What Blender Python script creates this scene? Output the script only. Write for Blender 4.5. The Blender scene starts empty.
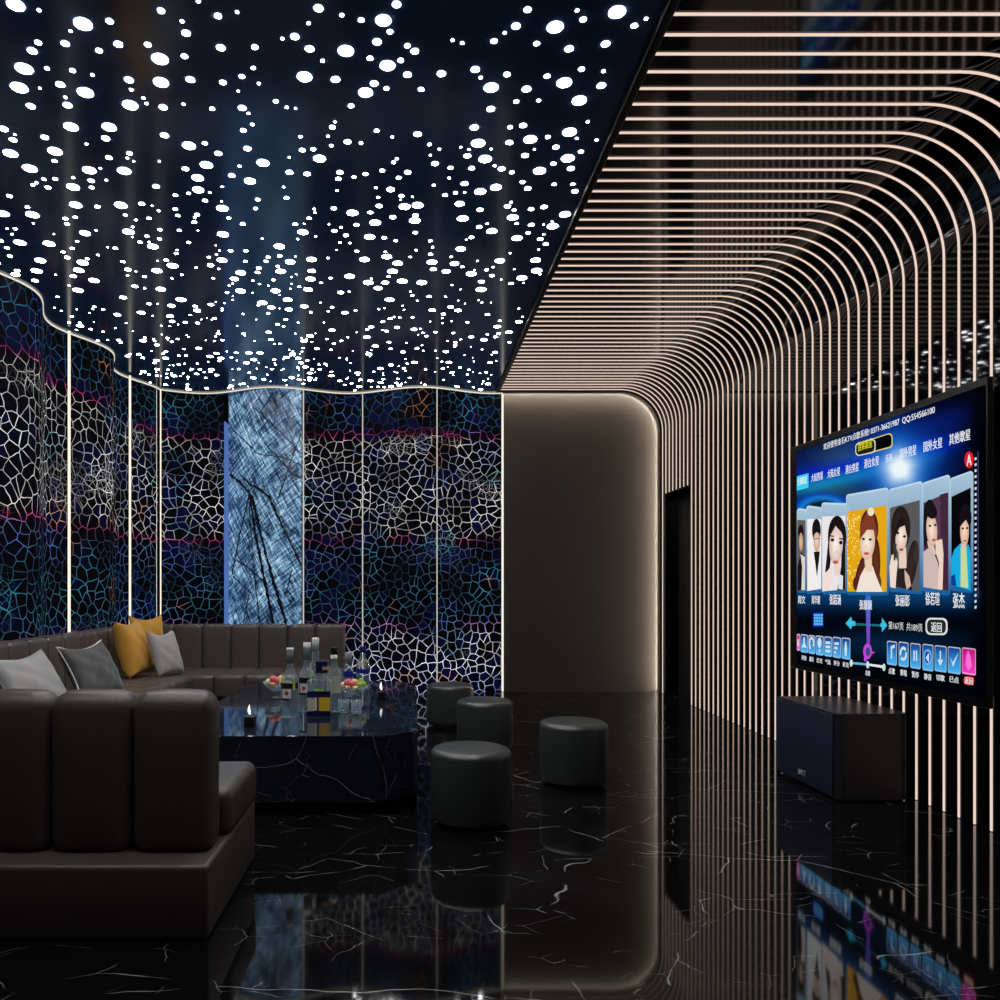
import bpy, bmesh, math, random
from mathutils import Vector, Matrix
random.seed(11)
C = bpy.context.scene.collection
PI = math.pi
F, VX, VY, H = 780.0, 410.0, 587.0, 1.2          # focal length in pixels, vanishing point, eye height
CZ = 3.43                                          # ceiling height
RX = 2.853                                         # right wall
RAD = 0.47                                         # radius of the cove

def srgb(r, g, b):
    f = lambda c: (c / 255) / 12.92 if c / 255 <= 0.04045 else ((c / 255 + 0.055) / 1.055) ** 2.4
    return (f(r), f(g), f(b))

# ------------------------------------------------------------------ materials
def new_mat(name):
    m = bpy.data.materials.new(name); m.use_nodes = True
    nt = m.node_tree; nt.nodes.clear()
    out = nt.nodes.new('ShaderNodeOutputMaterial')
    return m, nt, out

class N:
    """small helper for building node graphs"""
    def __init__(s, nt): s.nt = nt
    def node(s, t, **kw):
        n = s.nt.nodes.new(t)
        for k, v in kw.items(): setattr(n, k, v)
        return n
    def link(s, a, b): s.nt.links.new(a, b)
    def put(s, sock, v):
        if hasattr(v, 'is_output'): s.link(v, sock)
        else: sock.default_value = v
    def math(s, op, a, b=None, c=None, clamp=False):
        n = s.node('ShaderNodeMath', operation=op, use_clamp=clamp)
        s.put(n.inputs[0], a)
        if b is not None: s.put(n.inputs[1], b)
        if c is not None: s.put(n.inputs[2], c)
        return n.outputs[0]
    def step(s, v, lo, hi, a=0.0, b=1.0):
        n = s.node('ShaderNodeMapRange', interpolation_type='SMOOTHSTEP')
        s.put(n.inputs[0], v); s.put(n.inputs[1], lo); s.put(n.inputs[2], hi); s.put(n.inputs[3], a); s.put(n.inputs[4], b)
        return n.outputs[0]
    def noise(s, vec, scale, detail=2.0, rough=0.5, dist=0.0, dims='3D'):
        n = s.node('ShaderNodeTexNoise', noise_dimensions=dims)
        if vec is not None: s.link(vec, n.inputs['Vector'])
        n.inputs['Scale'].default_value = scale; n.inputs['Detail'].default_value = detail
        n.inputs['Roughness'].default_value = rough; n.inputs['Distortion'].default_value = dist
        return n
    def voro_edge(s, vec, scale, rnd=1.0, dims='3D'):
        n = s.node('ShaderNodeTexVoronoi', feature='DISTANCE_TO_EDGE', voronoi_dimensions=dims)
        s.link(vec, n.inputs['Vector']); n.inputs['Scale'].default_value = scale; n.inputs['Randomness'].default_value = rnd
        return n.outputs['Distance']
    def mix(s, f, a, b, mode='MIX'):
        n = s.node('ShaderNodeMix', data_type='RGBA', blend_type=mode)
        s.put(n.inputs[0], f)
        for i, v in ((6, a), (7, b)):
            if hasattr(v, 'is_output'): s.link(v, n.inputs[i])
            else: n.inputs[i].default_value = (*v[:3], 1)
        return n.outputs[2]
    def ramp(s, f, stops, interp='LINEAR'):
        n = s.node('ShaderNodeValToRGB'); cr = n.color_ramp; cr.interpolation = interp
        while len(cr.elements) < len(stops): cr.elements.new(0.5)
        for e, (p, c) in zip(cr.elements, stops): e.position = p; e.color = (*c, 1)
        s.put(n.inputs[0], f); return n.outputs[0]
    def mapping(s, vec, rot=(0, 0, 0), scale=(1, 1, 1), loc=(0, 0, 0)):
        n = s.node('ShaderNodeMapping'); s.link(vec, n.inputs[0])
        n.inputs['Rotation'].default_value = rot; n.inputs['Scale'].default_value = scale; n.inputs['Location'].default_value = loc
        return n.outputs[0]
    def rotscale(s, vec, rot, scale, loc=(0, 0, 0)):
        return s.mapping(s.mapping(vec, rot=rot), scale=scale, loc=loc)
    def warp(s, vec, scale, amt, detail=2):
        nz = s.noise(vec, scale, detail)
        a = s.node('ShaderNodeVectorMath', operation='SUBTRACT'); s.link(nz.outputs['Color'], a.inputs[0]); a.inputs[1].default_value = (.5, .5, .5)
        b = s.node('ShaderNodeVectorMath', operation='SCALE'); s.link(a.outputs[0], b.inputs[0]); b.inputs['Scale'].default_value = amt
        c = s.node('ShaderNodeVectorMath', operation='ADD'); s.link(vec, c.inputs[0]); s.link(b.outputs[0], c.inputs[1])
        return c.outputs[0]

def pbr(name, col, rough=0.5, metal=0.0, spec=0.5, coat=0.0, coat_r=0.05, trans=0.0, ior=1.45, grain=0.0, bump=0.0, bscale=60.0, sheen=0.0):
    m, nt, out = new_mat(name); h = N(nt)
    p = h.node('ShaderNodeBsdfPrincipled')
    p.inputs['Base Color'].default_value = (*col, 1)
    p.inputs['Roughness'].default_value = rough; p.inputs['Metallic'].default_value = metal
    p.inputs['Specular IOR Level'].default_value = spec; p.inputs['Coat Weight'].default_value = coat
    p.inputs['Coat Roughness'].default_value = coat_r; p.inputs['Transmission Weight'].default_value = trans
    p.inputs['IOR'].default_value = ior; p.inputs['Sheen Weight'].default_value = sheen
    tc = h.node('ShaderNodeTexCoord')
    if grain:
        nz = h.noise(tc.outputs['Object'], bscale, 4)
        h.link(h.mix(nz.outputs['Fac'], tuple(c * (1 - grain) for c in col), tuple(c * (1 + grain) for c in col)), p.inputs['Base Color'])
    if bump:
        nz = h.noise(tc.outputs['Object'], bscale, 3)
        b = h.node('ShaderNodeBump'); b.inputs['Strength'].default_value = bump; b.inputs['Distance'].default_value = 0.01
        h.link(nz.outputs['Fac'], b.inputs['Height']); h.link(b.outputs[0], p.inputs['Normal'])
    h.link(p.outputs[0], out.inputs[0]); return m

def glow(name, col, strength):
    m, nt, out = new_mat(name); h = N(nt)
    e = h.node('ShaderNodeEmission'); e.inputs[0].default_value = (*col, 1); e.inputs[1].default_value = strength
    h.link(e.outputs[0], out.inputs[0]); return m

def marble(name, base, vein, rough, scale=1.0, seed=0.0, amt=1.0):
    m, nt, out = new_mat(name); h = N(nt)
    tc = h.node('ShaderNodeTexCoord')
    v0 = h.mapping(tc.outputs['Object'], loc=(seed, seed * 1.7, seed * .6))
    total = None
    for sc, w, lo, hi, st, ms, off in ((.9, .0026, .50, .56, 1.0, 1.7, 0), (1.9, .0036, .52, .58, .85, 2.6, 5.3), (4.4, .006, .55, .61, .5, 3.4, 11.1)):
        v = h.mapping(v0, loc=(off, off * .7, off), scale=(1, 1.35, 1), rot=(0, 0, .5 + off))
        wv = h.warp(v, 2.0 * sc * scale, .20 / (sc * scale), 3)
        d = h.voro_edge(wv, sc * scale, 1.0)
        wn = h.noise(v, 7 * scale, 2)
        ww = h.math('MULTIPLY', wn.outputs['Fac'], w * 2 * 1.0)
        line = h.math('SUBTRACT', 1.0, h.step(d, 0.0, ww), clamp=True)
        mk = h.step(h.noise(v, ms * scale, 3).outputs['Fac'], lo, hi)
        line = h.math('MULTIPLY', h.math('MULTIPLY', line, mk), st * amt)
        total = line if total is None else h.math('MAXIMUM', total, line)
    cl = h.noise(h.warp(v0, 1.5, .8, 4), 1.6 * scale, 6, .65)
    bc = h.mix(h.step(cl.outputs['Fac'], .45, .8), base, tuple(c * 2.2 for c in base))
    col = h.mix(total, bc, vein)
    p = h.node('ShaderNodeBsdfPrincipled'); h.link(col, p.inputs['Base Color'])
    p.inputs['Roughness'].default_value = rough; p.inputs['IOR'].default_value = 1.44
    h.link(p.outputs[0], out.inputs[0]); return m

def cell_wall_mat():
    """laser-cut cell screen: backlit edges, colour banded by height"""
    m, nt, out = new_mat('backlit_cell_screen'); h = N(nt)
    uv = h.node('ShaderNodeUVMap'); uv.uv_map = 'UVMap'
    sp = h.node('ShaderNodeSeparateXYZ'); h.link(uv.outputs[0], sp.inputs[0])
    Z = sp.outputs[1]
    vec = h.warp(h.warp(uv.outputs[0], 3.0, .10, 2), 11.0, .030, 1)
    d1 = h.voro_edge(vec, 10.4, 1.0, '2D')
    # finer clusters in some places
    d2 = h.voro_edge(h.warp(uv.outputs[0], 5, .05, 2), 19.0, .9, '2D')
    nz = h.noise(uv.outputs[0], 9, 2).outputs['Fac']
    w = h.math('MULTIPLY_ADD', nz, .085, -.008)
    l1 = h.math('SUBTRACT', 1.0, h.step(d1, h.math('MULTIPLY', w, .45), w), clamp=True)
    l2 = h.math('SUBTRACT', 1.0, h.step(d2, h.math('MULTIPLY', w, .45), w), clamp=True)
    pn = h.noise(h.mapping(uv.outputs[0], loc=(7.3, 2.1, 0)), 1.5, 1).outputs['Fac']
    patch = h.step(pn, .60, .66)
    line = h.math('MAXIMUM', l1, h.math('MULTIPLY', l2, h.math('MULTIPLY', patch, .55)))
    # colour by height (z / 3.43), slightly waved
    bn = h.noise(uv.outputs[0], 2.4, 2).outputs['Fac']
    zz = h.math('ADD', h.math('DIVIDE', Z, 3.43), h.math('MULTIPLY_ADD', bn, .05, -.025))
    cy = (.035, .13, .21)
    ramp = h.ramp(zz, [(0, (.75, .84, 1.2)), (.10, (.9, .93, 1.1)), (.19, (.68, .66, .78)), (.225, (.40, .16, .45)), (.25, (.05, .14, .24)), (.35, cy), (.42, (.04, .10, .17)),
                       (.485, (.09, .12, .26)), (.505, (.50, .03, .16)), (.525, (.60, .54, .52)), (.60, (.78, .77, .76)), (.70, (.70, .70, .74)), (.83, (.66, .63, .58)), (.852, (.55, .03, .20)), (.872, (.04, .06, .16)), (.93, (.02, .10, .16)), (1, (.02, .07, .12))])
    # coloured accents
    an = h.noise(h.mapping(uv.outputs[0], loc=(3, 9, 0)), 1.9, 1)
    sc = h.node('ShaderNodeSeparateColor'); h.link(an.outputs['Color'], sc.inputs[0])
    c1 = h.mix(h.step(sc.outputs[0], .56, .66, 0, .7), ramp, (.03, .26, .34))
    c2 = h.mix(h.step(sc.outputs[1], .58, .68, 0, .55), c1, (.06, .15, .50))
    c3 = h.mix(h.step(sc.outputs[2], .63, .69, 0, .7), c2, (.45, .18, .05))
    br = h.noise(h.mapping(uv.outputs[0], loc=(1, 4, 0)), 2.2, 2).outputs['Fac']
    bri = h.step(br, .30, .66, .30, 1.25)
    # cell glass, navy in places
    fn = h.noise(h.mapping(uv.outputs[0], loc=(13, 4, 0)), 1.3, 1).outputs['Fac']
    cellv = h.node('ShaderNodeTexVoronoi', voronoi_dimensions='2D'); h.link(vec, cellv.inputs['Vector']); cellv.inputs['Scale'].default_value = 10.4; cellv.inputs['Randomness'].default_value = 1.0
    cs = h.node('ShaderNodeSeparateColor'); h.link(cellv.outputs['Color'], cs.inputs[0])
    navy = h.math('MULTIPLY', h.step(fn, .44, .58), h.step(cs.outputs[0], .45, .7))
    fill = h.mix(navy, (.0006, .0006, .0012), (.0014, .002, .016))
    vv = h.node('ShaderNodeVectorMath', operation='SCALE'); h.link(c3, vv.inputs[0]); h.link(bri, vv.inputs['Scale'])
    em = h.mix(line, fill, vv.outputs[0])
    e = h.node('ShaderNodeEmission'); h.link(em, e.inputs[0]); e.inputs[1].default_value = 1.15
    p = h.node('ShaderNodeBsdfPrincipled'); p.inputs['Base Color'].default_value = (.004, .004, .006, 1); p.inputs['Roughness'].default_value = .25
    p.inputs['Specular IOR Level'].default_value = 0.0
    a = h.node('ShaderNodeAddShader'); h.link(e.outputs[0], a.inputs[0]); h.link(p.outputs[0], a.inputs[1])
    h.link(a.outputs[0], out.inputs[0]); return m

def stone_mat():
    """backlit blue agate: two families of fine hatching over soft clouds"""
    m, nt, out = new_mat('backlit_blue_stone'); h = N(nt)
    uv = h.node('ShaderNodeUVMap'); uv.uv_map = 'UVMap'
    U = uv.outputs[0]
    cl = h.noise(h.warp(U, 2, .5, 3), 2.0, 5, .6).outputs['Fac']
    hat = []
    for rot, off in ((math.radians(58), 0), (math.radians(-38), 4.2), (math.radians(64), 9.1)):
        v = h.rotscale(h.warp(U, 1.5, .06, 2), (0, 0, rot), (4.0, 42.0, 1), (off, off, 0))
        hat.append(h.noise(v, 1.0, 5, .72, dims='2D').outputs['Fac'])
    sp = h.noise(U, 70, 3, .7).outputs['Fac']
    s = h.math('MULTIPLY_ADD', hat[0], .9, h.math('MULTIPLY', hat[1], .9))
    s = h.math('MULTIPLY_ADD', hat[2], .5, s)
    s = h.math('MULTIPLY_ADD', cl, .9, s)
    s = h.math('MULTIPLY_ADD', sp, .45, s)
    s = h.math('DIVIDE', s, 3.65)
    col = h.ramp(s, [(.425, (.001, .003, .010)), (.465, (.010, .028, .070)), (.50, (.055, .13, .24)), (.54, (.22, .40, .57)), (.60, (.66, .84, .93))])
    e = h.node('ShaderNodeEmission'); h.link(col, e.inputs[0]); e.inputs[1].default_value = 1.0
    g = h.node('ShaderNodeBsdfPrincipled'); g.inputs['Base Color'].default_value = (.01, .015, .03, 1); g.inputs['Roughness'].default_value = .2
    a = h.node('ShaderNodeAddShader'); h.link(e.outputs[0], a.inputs[0]); h.link(g.outputs[0], a.inputs[1])
    h.link(a.outputs[0], out.inputs[0]); return m

def screen_mat():
    m, nt, out = new_mat('lit_display'); h = N(nt)
    at = h.node('ShaderNodeVertexColor'); at.layer_name = 'Col'
    e = h.node('ShaderNodeEmission'); h.link(at.outputs[0], e.inputs[0]); e.inputs[1].default_value = 1.0
    h.link(e.outputs[0], out.inputs[0]); return m

M = {}
M['floor'] = marble('black_marble_floor', (.0040, .0040, .0042), (.42, .42, .41), .045, 1.0, 2.0)
M['table'] = marble('black_marble_table', (.010, .012, .022), (.40, .42, .45), .05, 1.9, 8.4)
M['ceiling'] = pbr('dark_lacquer_ceiling', (.050, .095, .24), .14, spec=.5)
cp = M['ceiling'].node_tree.nodes['Principled BSDF']; cp.inputs['IOR'].default_value = 2.05; cp.inputs['Specular Tint'].default_value = (.62, .80, 1.0, 1)
M['soffit'] = pbr('bronze_black_lacquer', (.034, .031, .029), .07, spec=.5)
M['wallgloss'] = pbr('black_mirror_lacquer', (.003, .003, .003), .035, spec=.25)
M['panel'] = pbr('smoked_panel', (.052, .047, .041), .28, spec=.35)
M['black'] = pbr('matt_black', (.006, .006, .006), .5, spec=.3)
M['door'] = pbr('dark_grey_door', (.035, .033, .031), .35)
M['leather'] = pbr('brown_grey_leather', (.088, .073, .067), .33, spec=.5, bump=.05, bscale=140, grain=.06)
M['seam'] = pbr('leather_plinth', (.020, .018, .018), .5)
M['stool'] = pbr('grey_stool_leather', (.040, .045, .046), .32, spec=.9, bump=.04, bscale=160)
M['speaker'] = pbr('satin_black_cabinet', (.020, .020, .024), .30)
M['grille'] = pbr('speaker_cloth', (.010, .016, .045), .55, bump=.15, bscale=400)
M['bezel'] = pbr('tv_bezel', (.006, .006, .007), .30, spec=.2)
M['white_logo'] = pbr('white_print', (.7, .7, .7), .4)
M['grey_cloth'] = pbr('light_grey_cloth', (.36, .36, .355), .85, sheen=.2, bump=.12, bscale=260)
M['dark_cloth'] = pbr('charcoal_satin', (.060, .062, .064), .50, sheen=.3, bump=.08, bscale=220)
M['yellow_cloth'] = pbr('mustard_cloth', (.60, .30, .035), .75, sheen=.2, bump=.1, bscale=240)
M['piping'] = pbr('white_piping', (.7, .7, .7), .6)
M['glass'] = pbr('clear_glass', (.95, .98, 1.0), .02, trans=1.0, ior=1.42)
def thin_glass():
    m, nt, out = new_mat('thin_clear_glass'); h = N(nt)
    lw = h.node('ShaderNodeLayerWeight'); lw.inputs['Blend'].default_value = .35
    f = h.math('MULTIPLY_ADD', h.math('POWER', lw.outputs['Facing'], 1.6), .75, .15, clamp=True)
    t = h.node('ShaderNodeBsdfTransparent'); t.inputs[0].default_value = (.90, .95, .97, 1)
    p = h.node('ShaderNodeBsdfPrincipled'); p.inputs['Base Color'].default_value = (.55, .68, .76, 1); p.inputs['Roughness'].default_value = .06; p.inputs['Specular IOR Level'].default_value = 1.0  # pale blue body colour, stronger at the rims, stands in for highlights
    mx = h.node('ShaderNodeMixShader'); h.link(f, mx.inputs[0]); h.link(t.outputs[0], mx.inputs[1]); h.link(p.outputs[0], mx.inputs[2])
    h.link(mx.outputs[0], out.inputs[0]); return m
M['glass'] = thin_glass()
M['cap_grey'] = pbr('grey_cap', (.30, .33, .36), .4)
M['cap_white'] = pbr('white_cap', (.8, .85, .85), .4)
M['navy'] = pbr('navy_print', (.008, .008, .06), .35)
M['royal'] = pbr('royal_blue_print', (.012, .02, .30), .35)
M['blackp'] = pbr('black_plastic', (.01, .01, .012), .3)
M['label_white'] = pbr('white_label', (.75, .76, .76), .5)
M['label_red'] = pbr('red_label', (.55, .04, .05), .5)
M['label_yellow'] = pbr('yellow_label', (.75, .50, .02), .5)
M['label_lime'] = pbr('lime_label', (.50, .75, .08), .5)
M['label_gold'] = pbr('tan_label', (.60, .33, .10), .4)
M['label_cream'] = pbr('cream_label', (.55, .58, .45), .5)
M['f_pink'] = pbr('pink_melon', (.75, .16, .22), .4)
M['f_cream'] = pbr('cream_melon', (.85, .72, .50), .45)
M['f_green'] = pbr('green_grape', (.38, .60, .10), .3)
M['f_yellow'] = pbr('yellow_pineapple', (.80, .58, .10), .45)
M['f_orange'] = pbr('orange_slice', (.80, .33, .06), .4)
M['led'] = glow('warm_led_strip', (1.0, .76, .64), .88)
M['bar'] = glow('cream_led_bar', (1.0, .90, .72), 1.1)
M['barthin'] = glow('pale_led_joint', (.80, .74, .66), .75)
M['edge'] = glow('cream_edge_light', (1.0, .92, .74), .85)
M['cove'] = glow('hidden_cove_light', (1.0, .87, .72), 105.0)
M['star'] = glow('white_star_light', (1.0, .98, .96), 40.0)
M['blueedge'] = glow('blue_edge_light', (.10, .20, .55), .8)
M['flame'] = glow('white_flame', (1.0, .97, .92), 1.6)
M['cells'] = cell_wall_mat()
M['stone'] = stone_mat()
M['vein'] = pbr('dark_stone_vein', (.004, .007, .014), .4)
M['ui'] = screen_mat()

# ------------------------------------------------------------------ object helpers
def link(name, me, mat=None, parent=None, kind=None, loc=None):
    o = bpy.data.objects.new(name, me); C.objects.link(o)
    if mat is not None and me is not None and not me.materials: me.materials.append(mat)
    if parent is not None: o.parent = parent
    if kind: o['kind'] = kind
    if loc is not None: o.location = loc
    return o
def tag(o, label, cat, group=None):
    o['label'] = label; o['category'] = cat
    if group: o['group'] = group
    return o
def empty(name, loc, rz, label, cat, group=None):
    o = bpy.data.objects.new(name, None); C.objects.link(o)
    o.location = loc; o.rotation_euler = (0, 0, rz); o.empty_display_size = .1
    return tag(o, label, cat, group)
def from_py(name, vs, fs, smooth=False):
    me = bpy.data.meshes.new(name); me.from_pydata([tuple(v) for v in vs], [], fs); me.update()
    if smooth:
        for p in me.polygons: p.use_smooth = True
    return me
def rbox(x0, x1, y0, y1, z0, z1, r=0.0, seg=4, name='box', smooth=True):
    bm = bmesh.new(); bmesh.ops.create_cube(bm, size=1)
    for v in bm.verts:
        v.co = Vector(((x0 + x1) / 2 + v.co.x * (x1 - x0), (y0 + y1) / 2 + v.co.y * (y1 - y0), (z0 + z1) / 2 + v.co.z * (z1 - z0)))
    if r > 0:
        bmesh.ops.bevel(bm, geom=list(bm.edges), offset=min(r, .49 * min(x1 - x0, y1 - y0, z1 - z0)), segments=seg, profile=.5, affect='EDGES')
    me = bpy.data.meshes.new(name); bm.to_mesh(me); bm.free()
    if r > 0 and smooth:
        for p in me.polygons: p.use_smooth = True
    return me
def prism(pts, z0, z1, bev=0.0, name='prism', seg=2):
    bm = bmesh.new()
    lo = [bm.verts.new((x, y, z0)) for x, y in pts]; hi = [bm.verts.new((x, y, z1)) for x, y in pts]
    n = len(pts); bm.faces.new(lo[::-1]); bm.faces.new(hi)
    for i in range(n): bm.faces.new((lo[i], lo[(i + 1) % n], hi[(i + 1) % n], hi[i]))
    bmesh.ops.recalc_face_normals(bm, faces=bm.faces)
    if bev: bmesh.ops.bevel(bm, geom=list(bm.edges), offset=bev, segments=seg, profile=.5, affect='EDGES')
    me = bpy.data.meshes.new(name); bm.to_mesh(me); bm.free(); return me
def lathe(prof, n=28, name='lathe', arc=None, sx=1.0, sy=1.0):
    """prof: (radius, z) list; arc: (a0, a1) for an open wrap"""
    vs, fs = [], []
    a0, a1 = arc or (0, 2 * PI); m = n if arc is None else n + 1
    for r, z in prof:
        for i in range(m):
            a = a0 + (a1 - a0) * i / n; vs.append((r * math.cos(a) * sx, r * math.sin(a) * sy, z))
    for j in range(len(prof) - 1):
        for i in range(n):
            k = (i + 1) % m
            fs.append((j * m + i, j * m + k, (j + 1) * m + k, (j + 1) * m + i))
    me = from_py(name, vs, fs, True)
    bm = bmesh.new(); bm.from_mesh(me); bmesh.ops.remove_doubles(bm, verts=bm.verts, dist=1e-5)
    bmesh.ops.recalc_face_normals(bm, faces=bm.faces); bm.to_mesh(me); bm.free()
    return me
def curve_smooth(me, ang=35):
    for p in me.polygons: p.use_smooth = True
    me.set_sharp_from_angle(angle=math.radians(ang)); return me

# ------------------------------------------------------------------ setting
Y0 = -0.6                                          # the room is closed off behind the camera
link('floor', rbox(-3.3, 3.3, Y0, 9.3, -.1, 0, name='floor'), M['floor'], kind='structure')
SX = .994                                         # where star ceiling meets the LED soffit
ceiling = link('ceiling', rbox(-3.3, SX, Y0, 9.3, CZ, CZ + .08, name='ceiling'), M['ceiling'], kind='structure')
link('trim_1', rbox(SX - .018, SX + .022, Y0, 8.84, CZ - .03, CZ + .01, .004, 2, name='trim'), M['black'], kind='structure')

def profile(off=0.0, n=16, x0=SX + .02, zend=0.0):
    """soffit, cove and right wall in section, moved off into the room"""
    pts = [(x0, CZ - off), (RX - RAD, CZ - off)]
    for i in range(1, n + 1):
        a = PI / 2 * (1 - i / n); r = RAD - off
        pts.append((RX - RAD + r * math.cos(a), CZ - RAD + r * math.sin(a)))
    pts.append((RX - off, zend)); return pts
# soffit and cove
pr = profile(); cv = pr[:-1]
vs, fs = [], []
for y in (Y0, 8.86):
    vs += [(x, y, z) for x, z in cv]
n = len(cv)
for i in range(n - 1): fs.append((i, i + 1, n + i + 1, n + i))
me = from_py('ceiling_right', vs, fs, True); link('ceiling_right', me, M['soffit'], kind='structure')
for i, p in enumerate(me.polygons): p.material_index = 0 if i == 0 else 1
me.materials.append(M['wallgloss'])
me.set_sharp_from_angle(angle=math.radians(30))
# right wall with the doorway
DY0, DY1, DZ, DXI = 7.945, 8.72, 2.235, 3.0
zt = CZ - RAD
vs, fs = [], []
def q(*p): b = len(vs); vs.extend(p); fs.append((b, b + 1, b + 2, b + 3))
q((RX, Y0, 0), (RX, DY0, 0), (RX, DY0, zt), (RX, Y0, zt))
q((RX, DY0, DZ), (RX, DY1, DZ), (RX, DY1, zt), (RX, DY0, zt))
q((RX, DY1, 0), (RX, 8.86, 0), (RX, 8.86, zt), (RX, DY1, zt))
q((RX, DY0, 0), (RX, DY0, DZ), (DXI, DY0, DZ), (DXI, DY0, 0))
q((RX, DY1, 0), (DXI, DY1, 0), (DXI, DY1, DZ), (RX, DY1, DZ))
q((RX, DY0, DZ), (RX, DY1, DZ), (DXI, DY1, DZ), (DXI, DY0, DZ))
link('wall_right', from_py('wall_right', vs, fs), M['wallgloss'], kind='structure')
door = link('door_1', rbox(DXI, DXI + .05, DY0 - .02, DY1 + .02, 0.005, DZ + .02, .003, 2, name='door'), M['door'], kind='structure')
link('door_handle', rbox(DXI - .03, DXI, 8.05, 8.07, .98, 1.16, .006, 3, name='door_handle'), M['blackp'], parent=door)
# wavy screen walls
def back_y(x): return 8.82 + .14 * math.cos(2 * PI * (x + 2.35) / 1.65)
def left_x(y): return -2.93 + .11 * math.cos(2 * PI * (y - 5.85) / 1.48)
def screen(name, pts, z0=0.0, z1=CZ, u0=0.0, thick=(0, .03)):
    vs, fs, uvs = [], [], []
    u = u0; us = []
    for i, p in enumerate(pts):
        if i: u += math.dist(p, pts[i - 1])
        us.append(u)
    for p, uu in zip(pts, us):
        vs += [(p[0], p[1], z0), (p[0], p[1], z1)]
    for i in range(len(pts) - 1): fs.append((2 * i, 2 * i + 2, 2 * i + 3, 2 * i + 1))
    me = from_py(name, vs, fs, True)
    uvl = me.uv_layers.new(name='UVMap')
    for lp in me.loops:
        vi = lp.vertex_index; uvl.data[lp.index].uv = (us[vi // 2], z0 if vi % 2 == 0 else z1)
    return me
lp = [(left_x(y), y) for y in [3.3 + i * .04 for i in range(int((8.76 - 3.3) / .04) + 1)]]
bp1 = [(-2.82 + i * .035, back_y(-2.82 + i * .035)) for i in range(21)]      # up to the stone panel
bp1 = [p for p in bp1 if p[0] < -2.125] + [(-2.125, back_y(-2.125))]
bp2 = [(-1.215 + i * .035, back_y(-1.215 + i * .035)) for i in range(66)]
bp2 = [p for p in bp2 if p[0] < 1.06] + [(1.06, back_y(1.06)), (1.075, back_y(1.06) + .12)]
link('wall_left', screen('wall_left', lp), M['cells'], kind='structure')
wb = link('wall_back', screen('wall_back', bp1, u0=20.3), M['cells'], kind='structure')
link('wall_back_right', screen('wall_back_right', bp2, u0=31.7), M['cells'], kind='structure')
link('wall_end', from_py('wall_end', [(1.068, 8.95, 0), (RX + .02, 8.95, 0), (RX + .02, 8.95, CZ + .02), (1.068, 8.95, CZ + .02)], [(0, 1, 2, 3)]), M['panel'], kind='structure')
# closing walls out of the frame
link('wall_near', rbox(-3.3, 3.3, Y0 - .1, Y0, 0, CZ, name='wall_near'), M['black'], kind='structure')
link('wall_behind_screens', from_py('wall_behind_screens', [(-3.3, Y0, 0), (-3.3, 9.25, 0), (-3.3, 9.25, CZ), (-3.3, Y0, CZ), (1.3, 9.25, 0), (1.3, 9.25, CZ)],
     [(0, 1, 2, 3), (1, 4, 5, 2)]), M['black'], kind='structure')

# stone panel with its return edge, the blue light on it set as glow
SPX0, SPX1 = -2.12, -1.22
stone = empty('stone_panel', (0, 0, 0), 0, 'tall backlit blue stone panel with black veins behind the back sofa', 'wall panel')
def panel_y(x):
    t = (x - SPX0) / (SPX1 - SPX0)
    return back_y(x) + .20 * (1 - t) ** 1.2 + .006
pts = [(SPX0 + (SPX1 - SPX0) * i / 24, panel_y(SPX0 + (SPX1 - SPX0) * i / 24)) for i in range(25)]
link('slab', screen('slab', pts), M['stone'], stone)
link('edge_light', from_py('edge_light', [(-2.124, back_y(-2.125) + .002, 0), (-2.121, panel_y(SPX0), 0), (-2.121, panel_y(SPX0), 3.1), (-2.124, back_y(-2.125) + .002, 3.1)], [(0, 1, 2, 3)]), M['blueedge'], stone)
vlines = [([(112, 358), (150, 392), (192, 435)], 7), ([(150, 360), (200, 405), (240, 430)], 5), ([(190, 435), (215, 600), (255, 800), (285, 945)], 7.5), ([(200, 440), (240, 620), (290, 800), (335, 948)], 7.5),
          ([(190, 440), (150, 600), (120, 750)], 3.5), ([(185, 440), (205, 700), (230, 948)], 3), ([(220, 410), (265, 450), (330, 590), (395, 722)], 7), ([(265, 450), (330, 560), (395, 612)], 3),
          ([(115, 180), (225, 285), (330, 300), (395, 330)], 3), ([(310, 310), (350, 355), (395, 380)], 5), ([(285, 40), (240, 115)], 3), ([(200, 100), (300, 190), (395, 290)], 3),
          ([(395, 190), (350, 310), (300, 460)], 4), ([(355, 725), (325, 840)], 4), ([(135, 690), (200, 730), (262, 792)], 3.5), ([(190, 820), (165, 940)], 3), ([(120, 750), (210, 832)], 3),
          ([(395, 598), (385, 655)], 3), ([(270, 540), (255, 595)], 3), ([(245, 240), (300, 300), (345, 345)], 3), ([(130, 60), (180, 120)], 2.5)]
vs, fs = [], []
rv = random.Random(5)
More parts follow.
